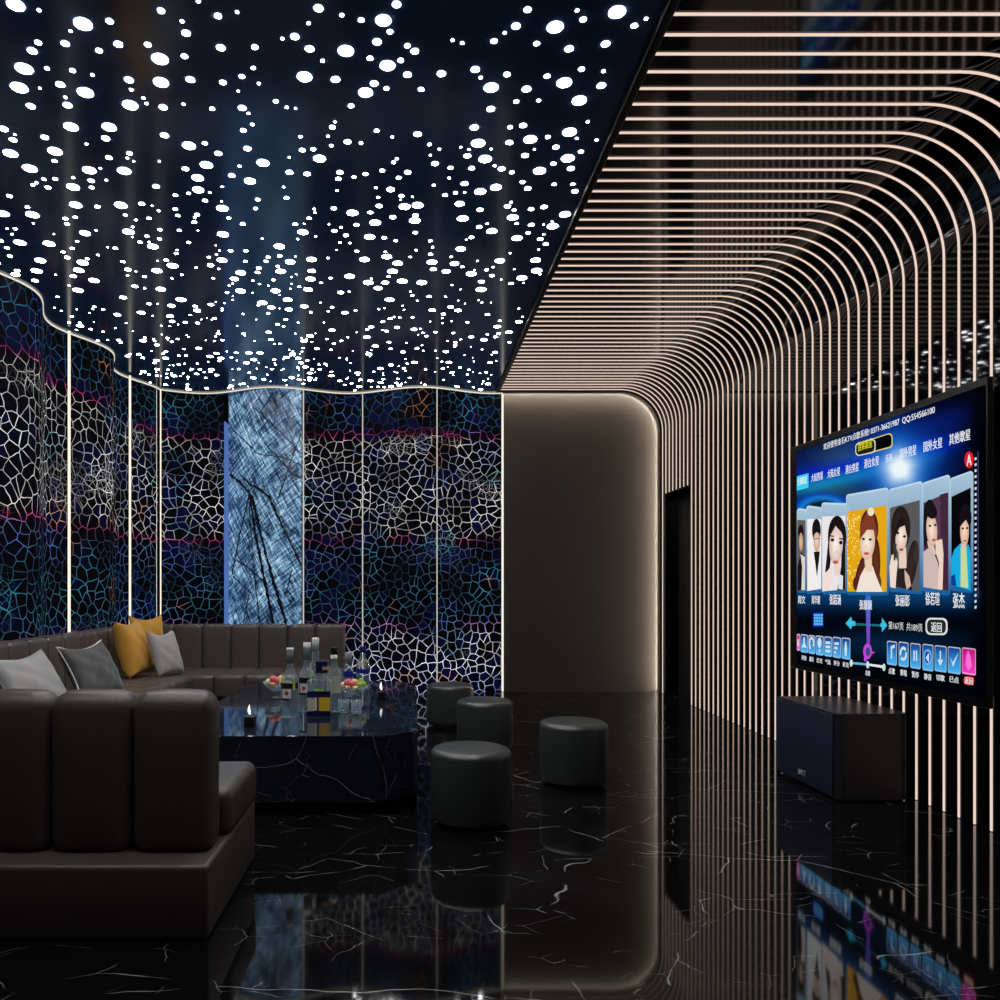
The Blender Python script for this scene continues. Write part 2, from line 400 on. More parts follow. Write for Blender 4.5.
for pl, w in vlines:
    P = []
    for a, b in zip(pl, pl[1:]):
        n_ = max(2, int(math.dist(a, b) / 9))
        for i in range(n_): P.append((a[0] + (b[0] - a[0]) * i / n_, a[1] + (b[1] - a[1]) * i / n_))
    P.append(pl[-1]); base = len(vs)
    for i, (px, py) in enumerate(P):
        a, b = P[max(0, i - 1)], P[min(len(P) - 1, i + 1)]
        dx, dy = b[0] - a[0], b[1] - a[1]; L = math.hypot(dx, dy) or 1
        ww = w * rv.uniform(.4, 1.0) * (1 if 0 < i < len(P) - 1 else .2)
        j = rv.uniform(-1.6, 1.6)
        for s in (-1, 1):
            X_ = (px - dy / L * (s * ww + j)); Y_ = (py + dx / L * (s * ww + j))
            ix, iy = 200 + X_ / 3.845, 380 + Y_ / 3.845
            d = 8.85; x = max(SPX0 + .005, min(SPX1 - .005, (ix - VX) * d / F))
            d = panel_y(x); x = max(SPX0 + .005, min(SPX1 - .005, (ix - VX) * d / F))
            vs.append((x, panel_y(x) - .006, H + (VY - iy) * d / F))
    for i in range(len(P) - 1): k = base + 2 * i; fs.append((k, k + 1, k + 3, k + 2))
link('vein', from_py('vein', vs, fs), M['vein'], stone)

# light line along the top of the screens
top = [p for p in lp] + [p for p in bp1] + [(x, back_y(x)) for x in [-2.09 + i * .035 for i in range(25)]] + bp2[:-1]
vs, fs = [], []
for i, p in enumerate(top):
    a, b = top[max(0, i - 1)], top[min(len(top) - 1, i + 1)]
    t = Vector((b[0] - a[0], b[1] - a[1])).normalized(); nx, ny = t.y, -t.x       # into the room
    for o_, z in ((.002, CZ - .014), (.008, CZ - .014), (.008, CZ - .002), (.002, CZ - .002)):
        vs.append((p[0] + nx * o_, p[1] + ny * o_, z))
for i in range(len(top) - 1):
    for k in range(4): fs.append((4 * i + k, 4 * i + (k + 1) % 4, 4 * i + 4 + (k + 1) % 4, 4 * i + 4 + k))
link('led_edge_light', from_py('led_edge_light', vs, fs), M['edge'])
tag(bpy.data.objects['led_edge_light'], 'cream light line waving along the top edge of the cell-patterned walls', 'LED strip')

# upright light bars on the screens
def bar(x, y, w, mat, label, z1=CZ - .02):
    o = link('led_bar', rbox(x - w / 2, x + w / 2, y - .012, y - .001, .005, z1, name='led_bar'), mat)
    tag(o, label, 'LED bar', 'upright light bars on the cell-patterned walls')
def at_left(px):
    best = min(((abs(VX + F * left_x(y) / y - px), y) for y in [5.0 + .01 * i for i in range(375)] if left_x(y) <= -2.8), key=lambda t: t[0])
    return best[1]
for px, yb, w, lab in ((69.5, 6.74, .020, 'cream light bar on the left wall above the dark cushion, nearest the camera'),
                       (130.2, 8.16, .020, 'cream light bar on the left wall rising behind the front mustard cushion')):
    xb = (px - VX) * yb / F
    bar(xb, yb, w, M['bar'], lab)
bar(-2.835, 8.72, .012, M['bar'], 'first of two close light bars in the corner where the cell walls meet')
bar(-2.79, 8.735, .012, M['bar'], 'second of two close light bars in the corner, nearer the blue panel')
for px, w, lab, mt in ((303.5, .013, 'thin pale light bar along the right edge of the blue stone panel', 'barthin'), (362.7, .011, 'thin pale light bar rising behind the blue-capped bottle', 'barthin'),
                   (437, .011, 'thin pale light bar rising behind the rearmost grey stool', 'barthin'), (502.5, .022, 'bright light bar where the cell wall meets the dark end panel', 'bar')):
    x = (px - VX) * 8.8 / F
    for _ in range(4): x = (px - VX) * (back_y(x) - .01) / F
    bar(x, back_y(x) - .012, w, M[mt], lab)

# ------------------------------------------------------------------ star ceiling
C5 = "45,14,52 237,68,55 457,168,50 460,235,46 372,300,46 69,196,52 55,250,50 244,264,48 312,363,42 203,362,42 157,432,42 30,438,42 85,481,42 540,416,40 590,471,38 565,508,36 566,542,34 751,465,38 714,517,34 870,219,46 988,145,46 842,104,26 884,139,26 910,23,28 960,226,24 913,453,38 255,486,40 355,488,40 532,94,26 631,136,26 728,134,18 623,45,20 460,30,20 313,60,20 338,126,26 422,127,18 92,145,28 186,124,22 109,121,18 283,144,18 368,228,24 544,227,24 527,160,18 466,306,22 692,308,22 637,235,18 691,218,16 606,310,14 88,303,26 193,300,24 172,241,24 207,201,16 10,368,24 128,392,20 37,399,20 302,395,22 470,386,22 209,534,38 216,585,36 345,586,38 635,595,36 93,613,38 8,610,36 637,669,34 367,662,34 243,666,32 437,704,32 798,704,32 865,663,32 57,693,34 140,696,34 707,424,20 624,438,20 827,492,20 662,501,18 695,372,16 788,289,14 530,482,18 446,532,18 115,744,32 236,750,30 634,743,30 829,748,30 890,741,30 688,779,28 105,774,30 493,759,30 448,773,28 225,772,28 802,775,28 687,831,28 223,829,28 268,801,28 460,826,26 787,831,26 880,827,24 887,797,26 517,856,28 750,865,26 822,856,24"
C6 = "52,23,26 276,12,26 238,58,48 175,57,16 257,90,16 28,139,26 131,145,48 220,119,26 200,166,16 250,187,46 307,130,16 328,146,24 288,172,16 101,227,26 212,238,22 187,264,44 307,213,24 404,210,26 501,198,26 346,255,16 247,252,14 591,212,18 546,250,44 650,27,20 617,74,26 729,77,50 809,55,18 906,34,52 955,73,18 554,117,18 676,124,16 769,139,26 873,125,26 804,197,16 755,236,46 706,217,16 861,244,26 798,287,44 647,254,24 618,290,14 146,302,16 92,363,16 136,405,20 38,426,14 219,373,14 336,383,22 386,467,20 114,492,18 187,497,14 235,487,14 308,492,18 259,541,22 498,364,24 509,409,42 545,311,22 600,363,14 637,358,20 658,398,40 770,377,42 598,407,20 708,391,14 731,420,18 765,452,40 803,433,14 643,444,20 529,454,40 478,445,20 684,488,38 576,482,20 774,481,20 470,524,20 560,535,34 515,547,34 651,538,18 636,520,14 785,546,18 150,608,34 215,636,34 299,590,34 336,586,34 328,630,34 226,588,18 265,620,18 330,615,16 456,582,28 465,624,34 514,599,18 608,621,34 757,612,34 722,646,34 593,589,18 697,591,18 548,660,32 620,680,32 199,677,32 459,711,30 512,648,16 661,642,16 686,683,16 702,697,14 490,678,14 33,741,30 248,733,30 184,741,30 279,752,28 264,775,28 377,749,28 142,789,28 292,803,28 195,807,28 348,807,28 489,782,28 517,827,28 571,745,30 673,743,30 676,773,30 634,794,28 256,856,26"
stars = []
for txt_, ox in ((C5, 0), (C6, 300)):
    for t in txt_.split():
        a, b, w = map(float, t.split(','))
        ix, iy = ox + a * .35, b * .35
        d = (CZ - H) * F / (VY - iy)
        stars.append(((ix - VX) * d / F, d, w * .35 * d / F / 2))
rs = random.Random(3)
def add_star(x, y, r, gap):
    if x > SX - .06: return
    if y > 4.5 and (x < left_x(y) + .05 or y > back_y(x) - .05): return
    for sx, sy, sr in stars:
        if abs(sx - x) < .2 and math.hypot(sx - x, sy - y) < r + sr + gap: return
    stars.append((x, y, r))
for _ in range(135): add_star(rs.uniform(-2.9, SX), rs.uniform(5.35, 8.9), rs.choice((.022, .026, .029)), .045)
for _ in range(210): add_star(rs.uniform(-2.9, SX), rs.uniform(5.2, 8.9), rs.uniform(.011, .018), .03)
for _ in range(160): add_star(rs.uniform(-2.9, SX), rs.uniform(3.9, 5.3), rs.uniform(.010, .017), .03)
for _ in range(480): add_star(rs.uniform(-2.9, SX), rs.uniform(2.9, 8.9), rs.uniform(.005, .009), .02)
for _ in range(300): add_star(rs.uniform(-2.6, SX), rs.uniform(1.55, 2.9), rs.choice((.033, .018)), .06)  # unseen spots, packed above the near sofa to light its top edges
seen = lambda s: s[1] > 2.9
stars.sort(key=lambda s: -(s[2] / s[1] ** 1.5 if seen(s) else 0))
disc = from_py('light_spot', [(math.cos(2 * PI * i / 24), math.sin(2 * PI * i / 24), 0) for i in range(24)], [tuple(range(23, -1, -1))])
for s in stars[:100]:
    o = link('light_spot', disc, M['star'], ceiling); o.location = (s[0], s[1], CZ - .002); o.scale = (s[2] * .9, s[2] * .9, 1)
vs, fs = [], []
for s in stars[100:]:
    b = len(vs); k = 12
    vs += [(s[0] + s[2] * math.cos(2 * PI * i / k), s[1] + s[2] * math.sin(2 * PI * i / k), CZ - .002) for i in range(k)]
    fs.append(tuple(range(b + k - 1, b - 1, -1)))
link('light_spot', from_py('light_spot_field', vs, fs), M['star'], ceiling, kind='stuff')

# ------------------------------------------------------------------ LED strips over soffit and wall
def strip_mesh(zend, w=.0105):
    a, b = profile(.0005, 20, SX + .024, zend), profile(.0065, 20, SX + .024, zend)
    vs, fs = [], []
    for (ax, az), (bx, bz) in zip(a, b):
        vs += [(ax, -w / 2, az), (bx, -w / 2, bz), (bx, w / 2, bz), (ax, w / 2, az)]
    n = len(a)
    for i in range(n - 1):
        for k in range(4): fs.append((4 * i + k, 4 * i + (k + 1) % 4, 4 * i + 4 + (k + 1) % 4, 4 * i + 4 + k))
    fs += [(0, 1, 2, 3), (4 * n - 1, 4 * n - 2, 4 * n - 3, 4 * n - 4)]
    return from_py('led_strip', vs, fs)
full, short = strip_mesh(.004), strip_mesh(DZ + .01)
def nth(n): return f"{n}{'th' if 10 <= n % 100 <= 20 else {1: 'st', 2: 'nd', 3: 'rd'}.get(n % 10, 'th')}"
for k in range(53):
    y = 8.80 - .1131 * k
    o = link('led_strip', short if 1 <= k <= 7 else full, M['led'], loc=(0, y, 0))
    if k == 0: lab = 'warm white LED strip framing the glossy dark end panel, last in the row'
    elif k <= 7: lab = f'short warm LED strip stopping above the dark doorway, {nth(k)} out from the end panel frame'
    else: lab = f'warm white LED strip bending from ceiling to wall, {nth(k + 1)} counted from the dark end panel'
    tag(o, lab, 'LED strip', 'LED strips over the ceiling and right wall')
# hidden cove light washing the end panel
a, b = profile(.001, 20, SX + .03, .01), None
vs, fs = [], []
for x, z in a: vs += [(x, 8.868, z), (x, 8.888, z)]
for i in range(len(a) - 1): fs.append((2 * i, 2 * i + 1, 2 * i + 3, 2 * i + 2))
# lip profile that hides it
o = link('trim_2', from_py('cove_lip', [], []), M['cove'], kind='structure')
o.data = from_py('cove_light', vs, fs); o.data.materials.append(M['cove'])
A_, B_ = profile(-.02, 20, SX + .02, 0), profile(.026, 20, SX + .02, 0)
vs, fs = [], []
for (ax, az), (bx, bz) in zip(A_, B_): vs += [(ax, 8.825, az), (bx, 8.825, bz), (bx, 8.845, bz), (ax, 8.845, az)]
for i in range(len(A_) - 1):
    for k in range(4): fs.append((4 * i + k, 4 * i + (k + 1) % 4, 4 * i + 4 + (k + 1) % 4, 4 * i + 4 + k))
link('trim_3', from_py('cove_lip', vs, fs), M['black'], kind='structure')
A_, B_ = profile(-.02, 20, SX + .02, 0), None
vs, fs = [], []
for x, z in A_: vs += [(x + .01, 8.84, z), (x + .01, 8.955, z)]
for i in range(len(A_) - 1): fs.append((2 * i, 2 * i + 1, 2 * i + 3, 2 * i + 2))
link('trim_4', from_py('cove_return', vs, fs), M['black'], kind='structure')

# ------------------------------------------------------------------ sofas
CW = .279
def channel(w, d, h, r=.05, seg=5, puff=.012):
    """one upholstered roll, origin at the middle of its base"""
    bm = bmesh.new(); bmesh.ops.create_cube(bm, size=1)
    for v in bm.verts: v.co = Vector((v.co.x * w, v.co.y * d, (v.co.z + .5) * h))
    bmesh.ops.bevel(bm, geom=list(bm.edges), offset=r, segments=seg, profile=.5, affect='EDGES')
    bmesh.ops.subdivide_edges(bm, edges=[e for e in bm.edges if e.calc_length() > .09], cuts=3, use_grid_fill=True)
    for v in bm.verts:
        tx = 1 - (abs(v.co.x) / (w / 2)) ** 2; tz = 1 - (abs(v.co.z - h / 2) / (h / 2)) ** 4
        v.co.y += puff * tx * tz * (1 if v.co.y > 0 else -1)
        if v.co.z > h * .8: v.co.z += puff * tx * max(0, 1 - (abs(v.co.y) / (d / 2 + puff)) ** 2)
    me = bpy.data.meshes.new('channel'); bm.to_mesh(me); bm.free()
    for p in me.polygons: p.use_smooth = True
    return me

# near sofa, back towards the camera
ns = empty('lounge_sofa', (-1.75, 3.05, 0), 0, 'brown-grey channelled leather sofa with its back towards the camera, lower left', 'sofa')
def put(name, me, mat, parent, loc, rz=0):
    o = link(name, me, mat, parent); o.location = loc; o.rotation_euler = (0, 0, rz); return o
right = -.684 + 1.75                              # in the sofa's own frame
NW = .292
chb = channel(NW, .165, .572, .058, 6, .010)
for i in range(7): put('back_channel', chb, M['leather'], ns, (right - .020 - NW / 2 - i * NW, -.205, .245))
put('base', rbox(right - 7 * NW, right, -.412, .40, .004, .256, .016, 4, 'base'), M['leather'], ns, (0, 0, 0))
put('seat', rbox(right - 7 * NW, right + .006, -.10, .425, .245, .432, .045, 6, 'seat'), M['leather'], ns, (0, 0, 0))
put('plinth', rbox(right - 7 * NW + .03, right - .04, -.33, .34, 0, .008, name='plinth'), M['seam'], ns, (0, 0, 0))

# corner sofa along left and back walls
cs = empty('corner_sofa', (-1.9, 7.2, 0), 0, 'L-shaped channelled leather sofa in the far corner below the glowing walls', 'sofa')
ox, oy = -1.9, 7.2
def putw(name, me, mat, x, y, z, rz=0): return put(name, me, mat, cs, (x - ox, y - oy, z), rz)
bb = channel(CW, .16, .585, .034, 4, .006); bs = channel(CW, .70, .21, .034, 4, .006)
XR = -.648
nb = 7
for i in range(nb):
    x = XR - CW / 2 - i * CW
    putw('back_channel', bb, M['leather'], x, 7.735, .245)
for i in range(5):
    x = XR - CW / 2 - i * CW
    putw('seat_channel', bs, M['leather'], x, 7.33, .20)
YI = 6.98                                          # where the left run starts
for i in range(11):
    y = 7.655 - CW / 2 - i * CW
    putw('back_channel', bb, M['leather'], -2.72, y, .245, PI / 2)
for i in range(9):
    y = YI - CW / 2 - i * CW + .0
    putw('seat_channel', bs, M['leather'], -2.295, y, .20, PI / 2)
putw('corner_seat', rbox(-.32, .335, -.335, .35, 0, .21, .03, 4, 'corner_seat'), M['leather'], -2.335 + .0, 7.32, .20)
putw('base', rbox(-2.78 - ox, XR - ox, 6.98 - oy + .06, 7.80 - oy, .012, .205, name='base'), M['seam'], ox, oy, 0)
putw('base', rbox(-2.78 - ox, -1.99 - ox, 4.45 - oy, 7.04 - oy, .012, .205, name='base'), M['seam'], ox, oy, 0)

# ------------------------------------------------------------------ cushions
def cushion(w, h, t, seed, wr=.010):
    n = 22; rn = random.Random(seed)
    ph = [rn.uniform(0, 6.28) for _ in range(8)]
    vs, fs = [], []
    def P(i, j, side):
        u, v = 2 * i / n - 1, 2 * j / n - 1
        pin_x = 1 - .11 * (1 - v * v) * abs(u) ** 1.5; pin_y = 1 - .11 * (1 - u * u) * abs(v) ** 1.5
        x = u * w / 2 * pin_x; y = v * h / 2 * pin_y
        if v > 0: y -= .025 * (1 - u * u) * v      # top sags between its corners
        e = ((1 - u * u) * (1 - v * v)) ** .36
        z = side * t / 2 * e
        z += wr * e * (math.sin(7 * u + 5 * v + ph[0]) * math.sin(4 * v + ph[1]) + .6 * math.sin(13 * u - 9 * v + ph[2]) * (1 - v) * .5)
        return (x, -z, y + h / 2 * .93)
    idx = {}
    for side in (1, -1):
        for i in range(n + 1):
            for j in range(n + 1):
                edge = i in (0, n) or j in (0, n)
                k = (i, j, 0 if edge else side)
                if k not in idx: idx[k] = len(vs); vs.append(P(i, j, side))
    g = lambda i, j, s: idx[(i, j, 0 if i in (0, n) or j in (0, n) else s)]
    for s in (1, -1):
        for i in range(n):
            for j in range(n):
                f = (g(i, j, s), g(i + 1, j, s), g(i + 1, j + 1, s), g(i, j + 1, s)); fs.append(f if s == 1 else f[::-1])
    me = from_py('cover', vs, fs, True)
    rim = [g(i, 0, 1) for i in range(n)] + [g(n, j, 1) for j in range(n)] + [g(n - i, n, 1) for i in range(n)] + [g(0, n - j, 1) for j in range(n)]
    return me, [Vector(vs[k]) for k in rim]
def tube(pts, r, closed=True, n=6, name='tube'):
    vs, fs = [], []; L = len(pts)
    for i, p in enumerate(pts):
        t = (pts[(i + 1) % L] - pts[i - 1]).normalized() if closed else (pts[min(i + 1, L - 1)] - pts[max(i - 1, 0)]).normalized()
        a = t.orthogonal().normalized() if abs(t.z) > .9 else t.cross(Vector((0, 0, 1))).normalized(); b = t.cross(a)
        for k in range(n): vs.append(p + a * r * math.cos(2 * PI * k / n) + b * r * math.sin(2 * PI * k / n))
    for i in range(L if closed else L - 1):
        for k in range(n): fs.append((i * n + k, i * n + (k + 1) % n, ((i + 1) % L) * n + (k + 1) % n, ((i + 1) % L) * n + k))
    return from_py(name, vs, fs, True)
# face normal of a cushion is local -Y; rz turns it, lean tips it back
def place_cushion(x, y, w, h, t, rz, lean, mat, seed, label, pipe=None, roll=0):
    o = empty('throw_cushion', (x, y, .418), rz, label, 'cushion', 'cushions on the corner sofa')
    me, rim = cushion(w, h, t, seed)
    R = Matrix.Rotation(roll, 4, 'Y') @ Matrix.Rotation(-lean, 4, 'X')
    me.transform(R); zmin = min(v.co.z for v in me.vertices); me.transform(Matrix.Translation((0, 0, -zmin)))
    link('cover', me, mat, o)
    if pipe: link('piping', tube([R @ p - Vector((0, 0, zmin)) for p in rim], .0055, name='piping'), pipe, o)
    return o
RZ = math.radians
place_cushion(-2.21, 4.74, .64, .43, .17, RZ(88), .50, M['grey_cloth'], 1, 'light grey cushion nearest the camera on the left sofa seat', M['grey_cloth'])
place_cushion(-2.19, 5.58, .64, .42, .17, RZ(86), .46, M['dark_cloth'], 2, 'charcoal cushion with white piping between two light grey ones', M['piping'])
place_cushion(-2.37, 6.84, .42, .51, .22, RZ(86), .27, M['yellow_cloth'], 3, 'mustard yellow cushion standing upright in front of the other mustard one')
place_cushion(-2.44, 7.33, .36, .53, .15, RZ(52), .16, M['yellow_cloth'], 4, 'mustard yellow cushion half hidden in the sofa corner')
place_cushion(-2.12, 6.93, .35, .42, .14, RZ(68), .34, M['grey_cloth'], 5, 'light grey cushion leaning on the mustard ones in the corner')

# ------------------------------------------------------------------ marble table
TL, TR, TF, TB, CH = -1.315, .043, 4.10, 6.52, .20
oct_ = lambda i: [(TL + CH, TF + i), (TR - CH, TF + i), (TR - i, TF + CH * .85), (TR - i, TB - CH), (TR - CH, TB - i), (TL + CH, TB - i), (TL + i, TB - CH), (TL + i, TF + CH * .85)]
tx, ty = (TL + TR) / 2, (TF + TB) / 2
tb = empty('coffee_table', (tx, ty, 0), 0, 'low black marble coffee table with cut corners holding the bottles', 'coffee table')
me = prism([(x - tx, y - ty) for x, y in oct_(0)], .068, .417, .004); link('body', me, M['table'], tb)
me = prism([(x - tx, y - ty) for x, y in oct_(.05)], 0, .068); link('plinth', me, M['black'], tb)
TZ = .4172
def on_table(px, py):
    d = (H - TZ) * F / (py - VY); return (px - VX) * d / F, d

# ------------------------------------------------------------------ bottles
def bottle_mesh(r, h, neck_r, sh0, sh1, top):
    """outer wall and inner wall of a round bottle"""
    out = [(0, 0), (r * .9, 0), (r, .006), (r, sh0)]
    for i in range(1, 7):
        t = i / 6; out.append((neck_r + (r - neck_r) * (0.5 + 0.5 * math.cos(PI * t)), sh0 + (sh1 - sh0) * t))
    out += [(neck_r, top), (neck_r * .8, top)]
    return lathe(out + [(0, top)], 28, 'glass')
def put_bottle(px, py, name, label, h, r, neck_r, sh0, sh1, cap0, capmat, bands=(), capr=None, cap2=None):
    x, y = on_table(px, py)
    o = empty(name, (x, y, TZ), 0, label, 'bottle', 'bottles on the marble table')
    link('glass', bottle_mesh(r, h, neck_r, sh0 * h, sh1 * h, cap0 * h), M['glass'], o)
    cr = capr or neck_r * 1.12
    link('cap', lathe([(0, cap0 * h), (cr, cap0 * h), (cr, h - .004), (cr - .003, h), (0, h)], 20, 'cap'), M[capmat], o)
    if cap2: link('collar', lathe([(cr * 1.05, cap2[0] * h), (cr * 1.06, cap2[0] * h + .001), (cr * 1.06, cap2[1] * h), (cr * 1.05, cap2[1] * h)], 20, 'collar'), M[cap2[2]], o)
    for nm, z0, z1, a0, a1, mt in bands:
        rr = r + .0012
        link(nm, lathe([(rr, z0 * h), (rr, z1 * h)], 14, nm, (RZ(a0), RZ(a1))), M[mt], o)
    return o
def dot_on(o, r, zc, rad, ang, mt, name='label_dot'):
    vs = [(0, 0, 0)]; n = 18
    for i in range(n):
        a = 2 * PI * i / n; th = RZ(ang) + rad * math.cos(a) / r
        vs.append(((r + .0022) * math.cos(th), (r + .0022) * math.sin(th), zc + rad * math.sin(a)))
    vs[0] = ((r + .0022) * math.cos(RZ(ang)), (r + .0022) * math.sin(RZ(ang)), zc)
    link(name, from_py(name, vs, [(0, 1 + i, 1 + (i + 1) % n) for i in range(n)]), M[mt], o)
rum = [('label', .42, .50, 205, 340, 'blackp'), ('label', .285, .42, 228, 285, 'label_white'), ('label', .255, .285, 215, 275, 'blackp'), ('side_label', .40, .58, 296, 312, 'label_lime'), ('label', .50, .58, 212, 232, 'label_cream')]
o = put_bottle(290, 717, 'spirit_bottle', 'clear bottle with grey cap and red dot label, leftmost on the table', .418, .054, .019, .50, .74, .78, 'cap_grey', rum, cap2=(.97, 1.0, 'cap_white'))
dot_on(o, .054, .150, .0125, 256, 'label_red')
o = put_bottle(307, 711.5, 'spirit_bottle', 'clear bottle with red dot label partly behind the blue-labelled flask', .435, .054, .020, .48, .70, .75, 'cap_grey', rum, cap2=(.93, 1.0, 'cap_white'))
dot_on(o, .054, .152, .0125, 256, 'label_red')
put_bottle(315.5, 707, 'spirit_bottle', 'tallest clear bottle with white cap standing behind the flask', .452, .058, .021, .50, .70, .82, 'cap_white')
put_bottle(334, 711.5, 'spirit_bottle', 'clear bottle with black top and white collar right of the flask', .405, .050, .019, .56, .76, .86, 'blackp', [('label', .30, .56, 200, 330, 'label_cream')], cap2=(.82, .88, 'cap_white'))
put_bottle(348.5, 696.5, 'spirit_bottle', 'small pale-capped bottle between black-topped and blue-capped bottles', .315, .036, .024, .58, .72, .76, 'cap_grey', [('label', .45, .58, 190, 350, 'royal')])
put_bottle(362.8, 689, 'spirit_bottle', 'clear bottle with royal blue cap and blue band, rightmost bottle', .330, .050, .020, .60, .76, .86, 'royal', [('label', .375, .48, 185, 355, 'royal'), ('label', .52, .66, 230, 262, 'label_cream'), ('side_label', .53, .64, 280, 300, 'label_gold')], capr=.024)
# square flask
x, y = on_table(319.5, 716)
fl = empty('spirit_flask', (x, y, TZ), 0, 'square clear flask with navy and yellow label in front of the bottles', 'bottle', 'bottles on the marble table')
me = prism([(-.072, -.036), (.072, -.036), (.072, .036), (-.072, .036)], 0, .225, .018, 'glass', 4); curve_smooth(me); link('glass', me, M['glass'], fl)
link('neck', lathe([(.024, .22), (.024, .262)], 20, 'neck'), M['glass'], fl)
link('cap', rbox(-.020, .052, -.034, .034, .262, .338, .006, 3, 'cap'), M['navy'], fl)
link('cap_band', rbox(.022, .0535, -.0355, .0355, .283, .303, name='cap_band'), M['label_gold'], fl)
for nm, x0, x1, z0, z1, mt, d in (('label', -.071, .071, .118, .155, 'navy', 1), ('label', -.071, .071, .003, .036, 'navy', 1), ('label', .000, .066, .036, .118, 'label_yellow', 1.4), ('label', -.010, .000, .036, .118, 'blackp', 1.3), ('label', -.066, -.024, .038, .112, 'label_cream', 1.4), ('label', -.024, -.012, .04, .116, 'label_white', 1.4), ('label', -.03, .03, .156, .168, 'label_lime', 1.2)):
    link(nm, from_py(nm, [(x0, -.0362 - d * .0008, z0), (x1, -.0362 - d * .0008, z0), (x1, -.0362 - d * .0008, z1), (x0, -.0362 - d * .0008, z1)], [(0, 1, 2, 3)]), M[mt], fl)

# fruit bowls
def bowl(px, py, label, where, fruit):
    x, y = on_table(px, py)
    o = empty('fruit_bowl', (x, y, TZ), 0, label, 'bowl')
    P = [(.0, .002), (.042, .002), (.044, .008), (.018, .014), (.016, .038), (.05, .052), (.088, .078), (.108, .112)]
    inn = [(.104, .111), (.083, .080), (.046, .057), (.0, .052)]
    me = lathe(P + inn, 12, 'dish')
    for v in me.vertices:                                       # scalloped rim
        a = math.atan2(v.co.y, v.co.x)
        if v.co.z > .09: v.co.z += .008 * math.cos(6 * a); 
    link('dish', me, M['glass'], o)
    for i, (fx, fy, fz, r, sq, mt, nm, lb) in enumerate(fruit):
        bm = bmesh.new(); bmesh.ops.create_icosphere(bm, subdivisions=2, radius=r)
        rr = random.Random(i + int(px))
        for v in bm.verts:
            v.co = Vector((v.co.x * sq[0], v.co.y * sq[1], v.co.z * sq[2]))
        bmesh.ops.rotate(bm, verts=bm.verts, cent=(0, 0, 0), matrix=Matrix.Rotation(rr.uniform(-.5, .5), 3, 'Y') @ Matrix.Rotation(rr.uniform(0, 3), 3, 'Z'))
        me = bpy.data.meshes.new(nm); bm.to_mesh(me); bm.free()
        for p in me.polygons: p.use_smooth = True
        f = link(nm, me, M[mt], loc=(x + fx, y + fy, TZ + fz)); tag(f, f'{lb} {where}', 'fruit', f'fruit {where}')
one = (1, 1, 1)
FR = [(-.035, -.025, .138, .030, (1.15, 1, .85), 'f_pink', 'melon_chunk', 'large pink melon chunk on top'), (.000, -.045, .128, .024, one, 'f_pink', 'melon_chunk', 'smaller pink melon chunk at the front'),
      (-.072, .005, .116, .026, (1, 1.1, .8), 'f_cream', 'melon_slice', 'cream melon slice at the left rim'), (.005, .035, .130, .030, (1.1, 1, .8), 'f_yellow', 'pineapple_piece', 'yellow pineapple piece at the back'),
      (.045, -.035, .122, .020, one, 'f_green', 'green_grape', 'green grape at the front'), (.070, -.005, .122, .020, one, 'f_green', 'green_grape', 'green grape by the right rim'),
      (.050, .020, .140, .020, one, 'f_green', 'green_grape', 'topmost green grape'), (-.035, -.062, .104, .022, (1.3, 1, .7), 'f_orange', 'orange_slice', 'orange slice low at the front'),
      (.020, -.070, .102, .021, (1.2, 1, .8), 'f_yellow', 'pineapple_piece', 'yellow pineapple piece low at the front')]
bowl(353.5, 702, 'glass bowl of cut fruit in front of the blue-capped bottle', 'in the bowl right of the flask', FR)
bowl(278.5, 698, 'glass bowl of cut fruit left of the red dot bottles', 'in the bowl left of the bottles', [(f[0] + .005, *f[1:]) for f in FR[:4]] + [FR[7], (.03, -.05, .112, .022, one, 'f_yellow', 'pineapple_piece', 'yellow pineapple piece at the right front')])
# tumblers
for px, py, lb in ((343.5, 713, 'empty clear tumbler beside the flask, left of two'), (356.5, 714, 'empty clear tumbler in front of the right fruit bowl, right of two')):
    x, y = on_table(px, py)
    o = link('tumbler', lathe([(0, .003), (.026, .003), (.030, .012), (.034, .085), (.032, .085), (.028, .016), (0, .014)], 24, 'tumbler'), M['glass'], loc=(x, y, TZ))
    tag(o, lb, 'glass', 'tumblers on the marble table')
# candle cubes
for px, py, lb in ((249, 727, 'black cube candle with white flame near the front table edge'), (381.5, 700, 'black cube candle with white flame right of the blue-capped bottle')):
    x, y = on_table(px, py)
    o = empty('cube_candle', (x, y + .028, TZ), 0, lb, 'candle', 'cube candles on the marble table')
    link('holder', rbox(-.028, .028, -.028, .028, 0, .056, .003, 2, 'holder'), M['blackp'], o)
    link('wick', lathe([(0, .056), (.0018, .056), (.0018, .068), (0, .068)], 6, 'wick'), M['blackp'], o)
    fm = lathe([(0, .062), (.006, .070), (.0085, .082), (.0065, .098), (.003, .113), (0, .124)], 10, 'flame')
    for v in fm.vertices: v.co.x += -.006 * math.sin((v.co.z - .062) * 45)
    link('flame', fm, M['flame'], o)

